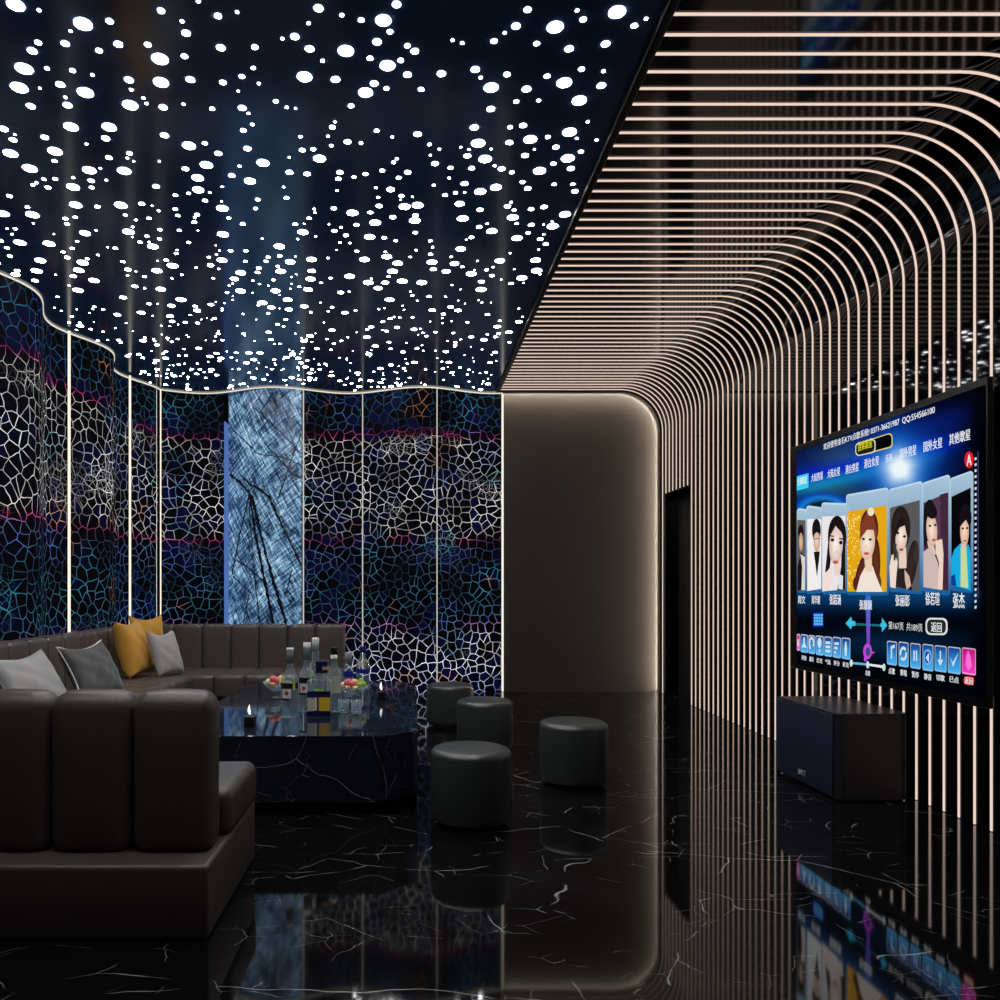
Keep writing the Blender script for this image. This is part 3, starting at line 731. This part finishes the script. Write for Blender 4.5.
# ------------------------------------------------------------------ stools
def stool(x, y, r, h, label):
    o = empty('round_stool', (x, y, 0), 0, label, 'stool', 'round grey leather stools')
    prof = [(0, .022), (r - .03, .022), (r - .008, .030), (r, .055), (r, h - .045)]
    for i in range(1, 7):
        a = PI / 2 * i / 6; prof.append((r - .038 + .038 * math.cos(a), h - .045 + .035 * math.sin(a)))
    prof += [(r * .5, h - .003), (0, h)]
    link('upholstery', lathe(prof, 56, 'upholstery'), M['stool'], o)
    for k in range(4):
        a = PI / 4 + k * PI / 2
        link('foot', lathe([(0, 0), (.016, 0), (.018, .024), (0, .024)], 12, 'foot'), M['bezel'], o, loc=((r - .045) * math.cos(a), (r - .045) * math.sin(a), 0))
stool(.311, 3.98, .206, .392, 'round grey stool nearest the camera, darkest of the four')
stool(.553, 5.76, .206, .380, 'round grey stool standing just behind the nearest stool')
stool(.349, 6.80, .206, .365, 'round grey stool farthest back, beside the marble table corner')
stool(1.000, 4.77, .206, .392, 'round grey stool standing alone on the open floor to the right')

# ------------------------------------------------------------------ speaker
sx0, sx1, sy0, sy1, sh = 2.372, 2.80, 4.35, 5.06, .493
sp = empty('speaker_cabinet', ((sx0 + sx1) / 2, (sy0 + sy1) / 2, 0), 0, 'black floor speaker cabinet standing on the marble below the television', 'speaker')
cx, cy = (sx0 + sx1) / 2, (sy0 + sy1) / 2
pts = [(sx0 + .012, sy1), (sx0 + .012, sy0 + .03), (sx0 + .04, sy0), (sx1 - .07, sy0), (sx1 - .03, sy0 + .012), (sx1 - .008, sy0 + .04), (sx1, sy0 + .09), (sx1, sy1)]
me = prism([(x - cx, y - cy) for x, y in pts], .008, sh, .005, 'cabinet'); link('cabinet', me, M['speaker'], sp)
link('grille', rbox(sx0 - cx, sx0 + .0125 - cx, sy0 + .035 - cy, sy1 - .006 - cy, .02, sh - .012, .004, 2, 'grille'), M['grille'], sp)
for fx in (-.15, .15):
    for fy in (-.28, .28): link('foot', lathe([(0, 0), (.02, 0), (.02, .01), (0, .01)], 12, 'foot'), M['blackp'], sp, loc=(fx, fy, 0))

# ------------------------------------------------------------------ lettering
def text_mesh(body):
    cu = bpy.data.curves.new('lettering', 'FONT'); cu.body = body; cu.resolution_u = 3
    cu.align_x = 'LEFT'
    o = bpy.data.objects.new('lettering', cu); C.objects.link(o)
    dg = bpy.context.evaluated_depsgraph_get(); dg.update()
    me = bpy.data.meshes.new_from_object(o.evaluated_get(dg))
    bpy.data.objects.remove(o); bpy.data.curves.remove(cu)
    xs = [v.co.x for v in me.vertices]; ys = [v.co.y for v in me.vertices]
    if not xs: return None
    x0, x1, y0, y1 = min(xs), max(xs), min(ys), max(ys)
    for v in me.vertices: v.co = Vector(((v.co.x - x0) / max(1e-6, x1 - x0), (v.co.y - y0) / max(1e-6, y1 - y0), 0))
    return me
lm = text_mesh('BMTT')
yl = 4.74
for v in lm.vertices: v.co = Vector((sx0 - .0015 - cx, yl - v.co.x * .085 - cy + .02, .062 + v.co.y * .032))
link('logo', lm, M['white_logo'], sp)

# ------------------------------------------------------------------ television
TX = 2.75                                          # plane of the display
def S(px, py):
    d = TX * F / (px - VX); return d, H + (VY - py) * d / F
ty0, ty1, tz0, tz1 = 3.715, 5.645, .618, 2.205
tcy, tcz = (ty0 + ty1) / 2, (tz0 + tz1) / 2
tv = empty('television', (TX, tcy, tz0), 0, 'large wall-mounted television showing a blue karaoke song menu', 'television')
def U(px, py, layer=0):
    d, z = S(px, py); return (-.0012 - .0005 * layer, d - tcy, z - tz0)
link('back_case', rbox(.004, .088, ty0 + .05 - tcy, ty1 - .05 - tcy, .05, tz1 - tz0 - .05, .01, 3, 'back_case'), M['bezel'], tv)
link('bezel', rbox(0, .03, ty0 - tcy, ty1 - tcy, 0, tz1 - tz0, .006, 3, 'bezel'), M['bezel'], tv)
link('wall_bracket', rbox(.086, .0955, -.3, .3, .5, 1.1, name='wall_bracket'), M['blackp'], tv)
def colored(name, vs, fs, cols, parent):
    me = from_py(name, vs, fs)
    ca = me.color_attributes.new('Col', 'FLOAT_COLOR', 'POINT')
    for i, c in enumerate(cols): ca.data[i].color = (*c, 1)
    return link(name, me, M['ui'], parent)
K = lambda a, b: (780 + a * .22, 400 + b * .22)
def mixc(a, b, t): t = max(0, min(1, t)); return tuple(x + (y - x) * t for x, y in zip(a, b))
def bg(px, py):
    u, v = (px - 780) / .22, (py - 400) / .22       # position in a 1000-wide enlargement
    c = srgb(3, 5, 14)
    vt = 235 - (u - 78) * .285                      # top edge of the picture
    dep = v - vt
    # slanting frame of the menu picture
    c = mixc(c, srgb(8, 22, 95), math.exp(-((dep - 55) / 55) ** 2) * .8 * (1 if u < 780 else max(0, 1 - (u - 780) / 120)))
    c = mixc(c, srgb(40, 75, 95), .9 * math.exp(-((u - 330) / 150) ** 2 - ((v - 270) / 70) ** 2))
    c = mixc(c, srgb(35, 80, 100), .8 * math.exp(-((u - 230) / 170) ** 2 - ((v - 400) / 60) ** 2))
    nav = 365 - (u - 78) * .24                      # the blue navigation band
    c = mixc(c, srgb(5, 35, 190), .95 * math.exp(-((v - nav) / 42) ** 2) * max(0, min(1, (860 - u) / 200)))
    c = mixc(c, srgb(20, 140, 190), .7 * math.exp(-((v - (nav + 45)) / 28) ** 2) * max(0, min(1, (760 - u) / 200)) * (1 if u > 150 else u / 150))
    r = math.hypot((u - 545) / 1.0, (v - 312) / 1.05) * (1 + .05 * math.sin(5 * math.atan2(v - 312, u - 545) + .6))
    c = mixc(c, srgb(10, 70, 200), .95 * math.exp(-(r / 165) ** 2))
    c = mixc(c, srgb(40, 170, 230), .9 * math.exp(-(r / 95) ** 2))
    c = mixc(c, srgb(235, 245, 250), 1.4 * math.exp(-(r / 52) ** 2))
    a = math.hypot((u - 195) / 110, (v - 500) / 62)
    if v < 505: c = mixc(c, srgb(20, 150, 235), .9 * math.exp(-((a - .92) / .16) ** 2))
    if v < 505: c = mixc(c, srgb(10, 60, 190), .6 * math.exp(-((a - 1.1) / .25) ** 2))
    if v > 860: c = mixc(srgb(2, 3, 8), srgb(8, 60, 110), .9 * math.exp(-((v - 880) / 60) ** 2))
    if 690 < v < 861: c = srgb(2, 5, 14)
    if v > 1000: c = mixc(c, srgb(5, 40, 70), .7 * math.exp(-((v - 1110) / 60) ** 2 - ((u - 500) / 300) ** 2))
    c = mixc(c, srgb(2, 3, 8), (u - 850) / 70)
    return c
gx, gy = 70, 84
vs, cols, fs = [], [], []
for i in range(gx + 1):
    px = 797 + (986 - 797) * i / gx
    yt = 451 - (px - 797) * .352; yb = 664 + (px - 797) * .19
    for j in range(gy + 1):
        py = yt + (yb - yt) * j / gy
        vs.append(U(px, py)); cols.append(bg(px, py))
for i in range(gx):
    for j in range(gy): a = i * (gy + 1) + j; fs.append((a, a + 1, a + gy + 2, a + gy + 1))
screen_o = colored('screen', vs, fs, cols, tv)

class Draw:
    """flat coloured shapes of the menu picture, gathered in one mesh"""
    def __init__(s, k=True): s.vs, s.fs, s.cs, s.k = [], [], [], k
    def poly(s, pts, col, layer, cols=None):
        b = len(s.vs)
        for i, p in enumerate(pts):
            q_ = K(*p) if s.k else p
            s.vs.append(U(*q_, layer)); s.cs.append(cols[i] if cols else col)
        s.fs.append(tuple(range(b, b + len(pts))))
    def ell(s, cx, cy, rx, ry, col, layer, n=20, rot=0.0):
        cr, sr = math.cos(rot), math.sin(rot)
        if rx > 8 and ry > 40:                      # portraits: shading drawn in, darker towards the rim
            n = 28; ring = [(cx + rx * math.cos(a) * cr - ry * math.sin(a) * sr, cy + rx * math.cos(a) * sr + ry * math.sin(a) * cr) for a in [2 * PI * i / n for i in range(n)]]
            b = len(s.vs); s.vs.append(U(*K(cx - rx * .1, cy), layer)); s.cs.append(tuple(min(1, c * 1.12 + .004) for c in col))
            for i, p in enumerate(ring): s.vs.append(U(*K(*p), layer)); s.cs.append(tuple(c * m_ for c, m_ in zip(col, (.72, .60, .55))))
            for i in range(n): s.fs.append((b, b + 1 + i, b + 1 + (i + 1) % n))
            return
        s.poly([(cx + rx * math.cos(a) * cr - ry * math.sin(a) * sr, cy + rx * math.cos(a) * sr + ry * math.sin(a) * cr) for a in [2 * PI * i / n for i in range(n)]], col, layer)
    def rnd(s, x0, x1, ytl, ytr, ybl, ybr, col, layer, r=12, grad=None):
        """rounded card with slanting top and bottom"""
        pts = []
        def lerp(a, b, t): return a + (b - a) * t
        w = x1 - x0
        for (cxx, cyy, a0) in ((x0 + r * .8, None, 180), (x1 - r * .8, None, 270), (x1 - r * .8, 'b', 0), (x0 + r * .8, 'b', 90)):
            t = (cxx - x0) / w
            yy = (lerp(ytl, ytr, t) + r) if cyy is None else (lerp(ybl, ybr, t) - r)
            for i in range(5):
                a = RZ(a0 + 22.5 * i); pts.append((cxx + r * .8 * math.cos(a), yy + r * math.sin(a)))
        cols = None
        if grad:
            ys = [p[1] for p in pts]; lo, hi = min(ys), max(ys); cols = [mixc(grad[0], grad[1], (y - lo) / (hi - lo)) for y in ys]
        s.poly(pts, col, layer, cols)
    def text(s, body, x0, x1, yt, yb, col, layer, slope=0.0):
        me = text_mesh(body)
        if me is None: return
        nch = max(1, len(body))
        (p0, q0), (p1, q1) = (K(x0, yt), K(x1, yb)) if s.k else ((x0, yt), (x1, yb))
        d0, zt_ = S(p0, q0); d1, _ = S(p1, q1); _, zb_ = S(p0, q1)
        for du in (-.022, .022):                    # two passes make bold strokes
            b = len(s.vs)
            for v in me.vertices:
                s.vs.append((-.0012 - .0005 * layer, d0 + (d1 - d0) * (v.co.x + du / nch) - tcy, zb_ + (zt_ - zb_) * v.co.y - tz0)); s.cs.append(col)
            for p in me.polygons: s.fs.append(tuple(b + k for k in p.vertices))
    def done(s, name, label=None):
        o = colored(name, s.vs, s.fs, s.cs, screen_o)
        if label: o['label'] = label
        return o
W = srgb(240, 244, 248)
d = Draw()
d.text('欢迎使用金石KTV点歌系统! 0371-36621987  QQ:554566100', 200, 706, 198, 230, W, 4)
d.done('menu_heading', 'white heading with telephone and QQ numbers')
d = Draw()
d.rnd(345, 514, 199, 146, 258, 215, srgb(225, 205, 120), 3, 20); d.rnd(350, 510, 203, 151, 253, 210, srgb(6, 6, 10), 4, 18)
d.rnd(345, 437, 199, 172, 258, 238, srgb(220, 220, 205), 5, 20); d.rnd(349, 433, 204, 177, 253, 233, srgb(30, 32, 20), 6, 18)
d.text('搜索歌星', 358, 423, 192, 234, srgb(225, 220, 20), 7)
d.done('search_box', 'black search pill with yellow lettering')
d = Draw()
d.poly([(78, 347), (131, 333), (131, 398), (78, 413)], srgb(60, 205, 235), 2)
for body, x0, x1, yt, yb in (('全部歌星', 80, 124, 355, 390), ('大陆男星', 144, 197, 338, 374), ('大陆女星', 218, 275, 318, 357), ('港台男星', 300, 360, 298, 338), ('港台女星', 385, 452, 270, 312), ('乐队', 482, 515, 250, 285), ('国外男星', 548, 622, 222, 268), ('国外女星', 655, 740, 190, 238), ('其他歌星', 772, 868, 156, 206)):
    d.text(body, x0, x1, yt, yb, W, 4)
d.done('category_menu', 'row of white category names, the first on a cyan tab')
d = Draw(); d.ell(862, 272, 21, 38, srgb(225, 30, 40), 3, 24); d.text('A', 852, 874, 250, 300, W, 5); d.done('round_badge', 'red round badge with white letter A')
# strip of small letters at the right
d = Draw()
for i in range(26):
    yy = 262 + i * 27; d.poly([(887, yy), (896, yy - 2), (896, yy + 10), (887, yy + 12)], srgb(215, 215, 225), 3)
d.poly([(899, 232), (906, 236), (906, 905), (899, 900)], srgb(50, 50, 90), 2)
d.done('letter_index', 'thin column of pale letters')

skin, dark, brown = srgb(240, 214, 192), srgb(26, 22, 24), srgb(92, 44, 32)
FRM = (srgb(190, 215, 232), srgb(15, 90, 150))
def card(o, x0, x1, ytl, ytr, ybl, ybr, px0, px1, pyl, pyr, pbl, pbr, bgc):
    o.rnd(x0, x1, ytl, ytr, ybl, ybr, W, 2, 16, FRM)
    o.rnd(x0 + 3, x1 - 3, ytl + 9, ytr + 9, ybl - 9, ybr - 9, W, 3, 14, (srgb(165, 195, 215), srgb(12, 95, 155)))
    ex = [(px0, pyl), (px1, pyr), (px1, pbr), (px0, pbl)]; o.poly(ex, bgc, 4)
# portraits from far to near
d = Draw(); card(d, 78, 125, 490, 497, 880, 875, 80, 118, 545, 547, 870, 866, srgb(95, 92, 90))
d.ell(97, 600, 13, 34, dark, 5); d.ell(98, 645, 9, 42, srgb(215, 180, 155), 6); d.poly([(82, 760), (98, 690), (117, 720), (117, 864), (82, 866)], dark, 6)
d.poly([(96, 700), (117, 715), (117, 864), (100, 864), (104, 760)], srgb(215, 210, 205), 7); d.text('周文', 84, 117, 888, 925, W, 4); d.done('portrait_card', 'portrait of a person in a black and white suit, cut off at the screen edge')
d = Draw(); card(d, 120, 195, 478, 488, 884, 878, 126, 190, 540, 542, 868, 858, srgb(240, 238, 236))
d.ell(168, 592, 20, 52, dark, 5); d.ell(170, 640, 15, 50, srgb(228, 200, 180), 6); d.poly([(152, 580), (186, 580), (186, 612), (170, 600), (152, 618)], dark, 7)
d.poly([(155, 630), (185, 628), (185, 631), (155, 634)], srgb(90, 80, 75), 8); d.poly([(156, 690), (184, 688), (180, 730), (171, 805), (163, 740)], dark, 6); d.poly([(166, 672), (177, 672), (177, 690), (166, 690)], srgb(210, 178, 158), 5)
d.text('周华健', 146, 184, 888, 927, W, 4); d.done('portrait_card', 'portrait of a person with glasses on white')
d = Draw(); card(d, 190, 327, 465, 470, 886, 876, 194, 300, 530, 526, 870, 860, srgb(235, 228, 230))
d.ell(262, 622, 42, 96, dark, 5); d.poly([(222, 640), (236, 640), (232, 740), (214, 850), (208, 780)], dark, 5); d.poly([(284, 620), (300, 620), (300, 862), (262, 866), (280, 760)], dark, 5); d.poly([(244, 720), (278, 720), (276, 800), (250, 800)], srgb(232, 210, 200), 5); d.ell(258, 655, 31, 92, srgb(246, 230, 222), 6, rot=.05)
d.poly([(226, 600), (250, 548), (285, 560), (298, 640), (282, 600), (256, 572), (236, 610)], dark, 8)
d.ell(242, 636, 8, 8, dark, 8); d.ell(280, 648, 8, 9, dark, 8); d.poly([(232, 614), (250, 618), (250, 623), (232, 620)], dark, 8); d.poly([(272, 626), (292, 630), (292, 636), (272, 632)], dark, 8)
d.ell(256, 737, 13, 8, srgb(190, 90, 95), 8); d.ell(262, 690, 4, 6, srgb(220, 180, 165), 8)
d.poly([(205, 868), (198, 800), (232, 762), (246, 772), (236, 800), (246, 812), (228, 866)], srgb(240, 220, 210), 9); d.poly([(270, 790), (290, 800), (288, 862), (268, 858)], srgb(228, 224, 224), 7)
d.text('张韶涵', 228, 278, 882, 930, W, 4); d.done('portrait_card', 'portrait of a person with long black hair, hand at chin')
d = Draw(); card(d, 302, 496, 430, 396, 886, 890, 308, 487, 507, 478, 870, 872, srgb(226, 166, 22))
rp = random.Random(9)
for _ in range(90):
    a, b = 310 + 62 * rp.random() ** 1.4, rp.uniform(515, 850); d.ell(a, b, rp.uniform(1.5, 4), rp.uniform(2, 6), srgb(255, 235, 140), 5, 6)
d.ell(408, 585, 42, 88, brown, 5); d.ell(372, 790, 24, 82, brown, 5, rot=.2); d.ell(352, 835, 18, 34, srgb(80, 38, 30), 6); d.ell(440, 740, 19, 112, brown, 5); d.ell(448, 830, 16, 40, srgb(100, 52, 40), 6)
d.poly([(350, 872), (368, 800), (392, 755), (425, 755), (440, 800), (470, 872)], srgb(240, 226, 212), 7); d.poly([(386, 700), (418, 700), (424, 780), (392, 780)], srgb(235, 205, 180), 8)
d.ell(402, 645, 34, 82, srgb(250, 228, 208), 9, rot=.06); d.poly([(366, 640), (372, 560), (400, 512), (430, 530), (446, 600), (440, 640), (430, 590), (400, 590), (376, 622)], srgb(128, 58, 40), 10)
d.ell(384, 632, 7, 6, dark, 10); d.ell(415, 634, 7, 6, dark, 10); d.ell(398, 698, 12, 7, srgb(205, 85, 85), 10); d.ell(396, 664, 4, 7, srgb(230, 190, 165), 10)
d.ell(418, 508, 16, 20, srgb(235, 225, 200), 11, 8)
d.text('张靓颖', 364, 420, 908, 952, W, 4); d.done('portrait_card', 'largest portrait, a person with long auburn curls on yellow')
d = Draw(); card(d, 498, 651, 405, 366, 870, 886, 502, 638, 490, 455, 846, 872, srgb(88, 88, 90))
d.ell(552, 582, 44, 100, srgb(44, 36, 34), 5); d.ell(602, 745, 24, 108, srgb(48, 38, 36), 5, rot=.12); d.ell(622, 700, 12, 60, srgb(62, 52, 48), 5); d.ell(520, 680, 13, 120, srgb(40, 32, 30), 5); d.poly([(542, 670), (576, 670), (580, 770), (544, 770)], srgb(226, 204, 190), 5); d.poly([(520, 846), (540, 765), (584, 765), (606, 866)], srgb(40, 34, 34), 6)
d.ell(556, 618, 27, 78, srgb(244, 224, 212), 7, rot=.08); d.poly([(524, 640), (534, 560), (560, 520), (590, 580), (586, 640), (572, 570), (548, 580), (534, 610)], srgb(30, 25, 24), 9)
d.ell(540, 604, 7, 6, dark, 9); d.ell(570, 620, 7, 6, dark, 9); d.ell(556, 680, 10, 6, srgb(175, 75, 80), 9)
d.poly([(502, 760), (512, 705), (524, 700), (540, 735), (534, 800), (530, 856), (506, 850)], srgb(238, 216, 202), 10); d.poly([(520, 650), (536, 655), (530, 730), (522, 728)], srgb(60, 55, 55), 11)
d.poly([(570, 770), (592, 800), (600, 845), (580, 862), (572, 820)], srgb(205, 180, 160), 8)
d.text('张丽影', 528, 592, 886, 936, W, 4); d.done('portrait_card', 'portrait of a person with wavy dark hair on grey')
d = Draw(); card(d, 650, 776, 376, 336, 872, 892, 655, 768, 468, 420, 850, 868, srgb(84, 56, 78))
d.poly([(730, 430), (768, 420), (768, 868), (740, 862)], srgb(66, 40, 58), 5)
d.ell(684, 530, 29, 78, srgb(24, 20, 24), 5); d.ell(664, 590, 10, 80, srgb(24, 20, 24), 5); d.ell(694, 590, 25, 76, srgb(240, 216, 198), 7, rot=-.06); d.ell(692, 505, 26, 36, srgb(24, 20, 24), 8, rot=-.3)
d.ell(686, 572, 6, 5, dark, 8); d.ell(710, 568, 6, 5, dark, 8); d.ell(704, 636, 9, 6, srgb(185, 90, 95), 8)
d.poly([(672, 640), (702, 660), (712, 700), (690, 720)], srgb(228, 200, 184), 6); d.poly([(656, 690), (690, 665), (722, 740), (738, 864), (656, 850)], srgb(206, 184, 180), 7)
d.poly([(712, 640), (742, 632), (748, 700), (744, 862), (722, 856), (728, 740), (712, 690)], srgb(236, 210, 192), 9)
d.text('徐若瑄', 664, 728, 872, 932, W, 4); d.done('portrait_card', 'portrait of a person in pale pink on purple')
d = Draw(); card(d, 776, 881, 356, 318, 866, 880, 782, 870, 440, 398, 840, 866, srgb(6, 7, 11))
d.ell(846, 535, 28, 66, srgb(22, 20, 24), 5); d.ell(843, 595, 20, 72, srgb(238, 208, 186), 7); d.poly([(820, 580), (828, 500), (866, 500), (868, 580), (850, 545), (836, 560)], srgb(18, 16, 20), 8)
d.ell(836, 584, 5, 5, dark, 8); d.ell(855, 582, 5, 5, dark, 8); d.ell(845, 640, 7, 4, srgb(180, 95, 90), 8)
d.poly([(783, 720), (796, 680), (826, 650), (862, 660), (870, 690), (870, 866), (783, 840)], srgb(22, 172, 222), 6); d.poly([(826, 668), (852, 668), (860, 855), (826, 848)], srgb(198, 216, 150), 8); d.poly([(826, 655), (850, 655), (842, 700)], srgb(225, 195, 172), 9)
d.poly([(783, 800), (800, 790), (806, 846), (783, 840)], srgb(12, 60, 150), 8)
d.text('张杰', 790, 842, 876, 946, W, 4); d.done('portrait_card', 'portrait of a person in a cyan jacket on black')

# lower controls; second enlargement starts at y = 560
K = lambda a, b: (780 + a * .22, 560 + b * .22)
d = Draw(); cyan = srgb(60, 190, 225)
d.poly([(300, 288), (325, 258), (330, 276), (345, 280), (345, 298), (330, 300), (325, 315)], cyan, 3); d.poly([(490, 297), (465, 262), (465, 285), (458, 290), (458, 302), (465, 305), (465, 328)], cyan, 3)
for i in range(14): d.poly([(347 + i * 8, 287 + i * .4), (352 + i * 8, 287 + i * .4), (352 + i * 8, 297 + i * .4), (347 + i * 8, 297 + i * .4)], srgb(35, 130, 150), 3)
d.done('page_arrows', 'cyan double arrow')
d = Draw()
for i in range(4):
    for j in range(4): x, y = 156 + i * 10.4, 245 + j * 13.6; d.poly([(x, y), (x + 8.4, y), (x + 8.4, y + 11), (x, y + 11)], srgb(95, 190, 250), 3)
d.poly([(150, 236), (200, 236), (200, 306), (150, 306)], srgb(8, 30, 140), 2); d.done('grid_icon', 'blue grid icon')
d = Draw(); d.text('第167页  共189页', 496, 650, 278, 314, srgb(215, 215, 215), 4)
d.rnd(664, 764, 262, 264, 340, 342, srgb(225, 225, 225), 3, 26); d.rnd(671, 757, 270, 272, 332, 334, srgb(38, 38, 40), 4, 22); d.text('返回', 690, 738, 282, 326, W, 5); d.done('page_counter', 'page numbers and return pill')
d = Draw()
d.poly([(390, 150), (414, 150), (410, 380), (396, 380)], None, 2, [srgb(30, 110, 200), srgb(30, 110, 200), srgb(130, 60, 200), srgb(130, 60, 200)])
d.ell(400, 415, 20, 36, srgb(190, 70, 220), 3, 20); d.ell(402, 417, 11, 20, srgb(40, 80, 110), 4, 16); d.poly([(410, 410), (436, 420), (412, 432)], srgb(200, 60, 200), 4); d.poly([(385, 440), (400, 448), (392, 462), (384, 458)], srgb(190, 70, 220), 4)
d.done('light_beam', 'violet beam and ring')
d = Draw()
d.poly([(326, 463), (402, 470), (402, 480), (326, 473)], srgb(100, 180, 215), 3); d.poly([(402, 470), (475, 480), (475, 492), (402, 480)], srgb(225, 230, 235), 3)
for a, b in ((326, 468), (401, 476), (475, 488)): d.ell(a, b, 7, 17, srgb(205, 225, 232), 4, 14)
d.text('音量', 391, 412, 500, 524, W, 4); d.done('volume_slider', 'pale volume slider')
BW, BB = srgb(200, 225, 250), (srgb(12, 55, 140), srgb(70, 175, 240))
def button(o, x0, x1, yt, yb, pink=False):
    o.rnd(x0, x1, yt, yt + (x1 - x0) * .12, yb, yb + (x1 - x0) * .16, None, 2, 8, (srgb(190, 190, 200), srgb(120, 190, 235)) if not pink else (srgb(220, 170, 190), srgb(250, 150, 220)))
    o.rnd(x0 + 2.5, x1 - 2.5, yt + 5, yt + 5 + (x1 - x0) * .12, yb - 7, yb - 7 + (x1 - x0) * .16, None, 3, 7, BB if not pink else (srgb(190, 20, 120), srgb(240, 60, 190)))
left = [(95, 129, 336, 418, '评价'), (131, 161, 340, 424, '服务'), (164, 200, 342, 430, '灯光'), (203, 238, 346, 436, '气氛'), (241, 279, 348, 442, '评分'), (282, 321, 351, 448, '麦克')]
d = Draw(); button(d, 78, 92, 334, 412, True); d.poly([(82, 360), (88, 362), (88, 392), (82, 392)], BW, 5); d.done('menu_button', 'pink button cut by the screen edge')
for i, (x0, x1, yt, yb, t) in enumerate(left):
    d = Draw(); button(d, x0, x1, yt, yb); cx_, cy_ = (x0 + x1) / 2, (yt + yb) / 2 + 2
    if i == 0: d.poly([(cx_ - 3, cy_ - 28), (cx_ + 3, cy_ - 28), (cx_ + 4, cy_), (cx_ + 12, cy_ + 20), (cx_ - 12, cy_ + 18), (cx_ - 4, cy_)], BW, 5)
    if i == 1:
        for a in range(0, 270, 30): d.ell(cx_ + 9 * math.cos(RZ(a + 135)), cy_ - 4 + 26 * math.sin(RZ(a + 135)), 4, 7, BW, 5, 8)
    if i == 2: d.ell(cx_, cy_ - 12, 9, 24, BW, 5); d.ell(cx_, cy_ + 24, 4, 8, BW, 5)
    if i == 3:
        for k in range(3): d.poly([(cx_ - 11, cy_ - 24 + k * 19), (cx_ + 11, cy_ - 22 + k * 19), (cx_ + 11, cy_ - 10 + k * 19), (cx_ - 11, cy_ - 12 + k * 19)], BW, 5)
    if i == 4:
        for k, w in enumerate((20, 14, 7)): d.poly([(cx_ - 10, cy_ - 24 + k * 20), (cx_ - 10 + w, cy_ - 22 + k * 20), (cx_ - 10 + w, cy_ - 10 + k * 20), (cx_ - 10, cy_ - 12 + k * 20)], BW, 5)
    if i == 5: d.poly([(cx_ - 3, cy_ - 30), (cx_ + 3, cy_ - 30), (cx_ + 6, cy_ + 5), (cx_ + 3, cy_ + 36), (cx_ - 3, cy_ + 36), (cx_ - 6, cy_ + 5)], BW, 5)
    d.text(t, x0 + 5, x1 - 6, yb + 14, yb + 36, W, 4); d.done('menu_button')
rightb = [(488, 533, 366, 474, '点歌'), (541, 586, 370, 482, '重唱'), (594, 641, 376, 490, '暂停'), (650, 699, 380, 500, '静音'), (705, 759, 386, 504, '切歌'), (765, 823, 392, 512, '已点')]
for i, (x0, x1, yt, yb, t) in enumerate(rightb):
    d = Draw(); button(d, x0, x1, yt, yb); cx_, cy_ = (x0 + x1) / 2, (yt + yb) / 2 + 4
    if i == 0: d.poly([(cx_ - 4, cy_ - 32), (cx_ + 14, cy_ - 40), (cx_ + 14, cy_ - 26), (cx_ + 2, cy_ - 20), (cx_ + 2, cy_ + 25), (cx_ - 4, cy_ + 25)], BW, 5)
    if i == 1:
        for a in list(range(0, 150, 25)) + list(range(180, 330, 25)): d.ell(cx_ + 13 * math.cos(RZ(a)), cy_ - 4 + 26 * math.sin(RZ(a)), 4.5, 8, BW, 5, 8)
    if i == 2:
        for s in (-8, 3): d.poly([(cx_ + s, cy_ - 26), (cx_ + s + 6, cy_ - 25), (cx_ + s + 6, cy_ + 22), (cx_ + s, cy_ + 21)], BW, 5)
    if i == 3:
        d.ell(cx_, cy_ - 2, 18, 36, srgb(120, 185, 245), 5); d.ell(cx_, cy_ - 2, 14, 28, srgb(20, 80, 170), 6); d.poly([(cx_ - 9, cy_), (cx_ + 7, cy_ - 22), (cx_ + 7, cy_ + 24)], BW, 7)
    if i == 4: d.poly([(cx_ - 3, cy_ - 36), (cx_ + 3, cy_ - 36), (cx_ + 3, cy_ + 6), (cx_ + 13, cy_ + 4), (cx_, cy_ + 34), (cx_ - 13, cy_ + 2), (cx_ - 3, cy_ + 6)], BW, 5)
    if i == 5: d.poly([(cx_ - 18, cy_ - 16), (cx_ - 6, cy_ + 10), (cx_ + 22, cy_ - 36), (cx_ - 4, cy_ + 30)], BW, 5)
    d.text(t, x0 + 8, x1 - 8, yb + 14, yb + 42, W, 4); d.done('menu_button')
d = Draw(); button(d, 829, 892, 396, 516, True)
d.poly([(858, 408), (870, 440), (876, 480), (860, 506), (846, 478), (850, 436)], srgb(250, 110, 215), 5); d.ell(861, 548, 26, 22, srgb(190, 12, 25), 3); d.text('返回', 842, 880, 530, 562, W, 5); d.done('menu_button', 'pink button with a red caption')

# ------------------------------------------------------------------ world, camera, output look
w = bpy.data.worlds.new('World'); bpy.context.scene.world = w; w.use_nodes = True
w.node_tree.nodes['Background'].inputs[0].default_value = (.004, .005, .008, 1)
cam = bpy.data.cameras.new('camera'); co = bpy.data.objects.new('camera', cam); C.objects.link(co)
co.location = (0, 0, H); co.rotation_euler = (PI / 2, 0, 0)
cam.sensor_width = 36; cam.lens = 36 * F / 1000; cam.shift_x = .09; cam.shift_y = .087; cam.clip_start = .05
sc = bpy.context.scene; sc.camera = co
sc.view_settings.view_transform = 'Standard'; sc.view_settings.look = 'None'; sc.view_settings.gamma = 1; sc.view_settings.exposure = 0
sc.view_settings.use_curve_mapping = False
cy_ = sc.cycles
cy_.use_denoising = True; cy_.max_bounces = 10; cy_.transparent_max_bounces = 12; cy_.transmission_bounces = 10
cy_.sample_clamp_indirect = 4.0; cy_.use_light_tree = True
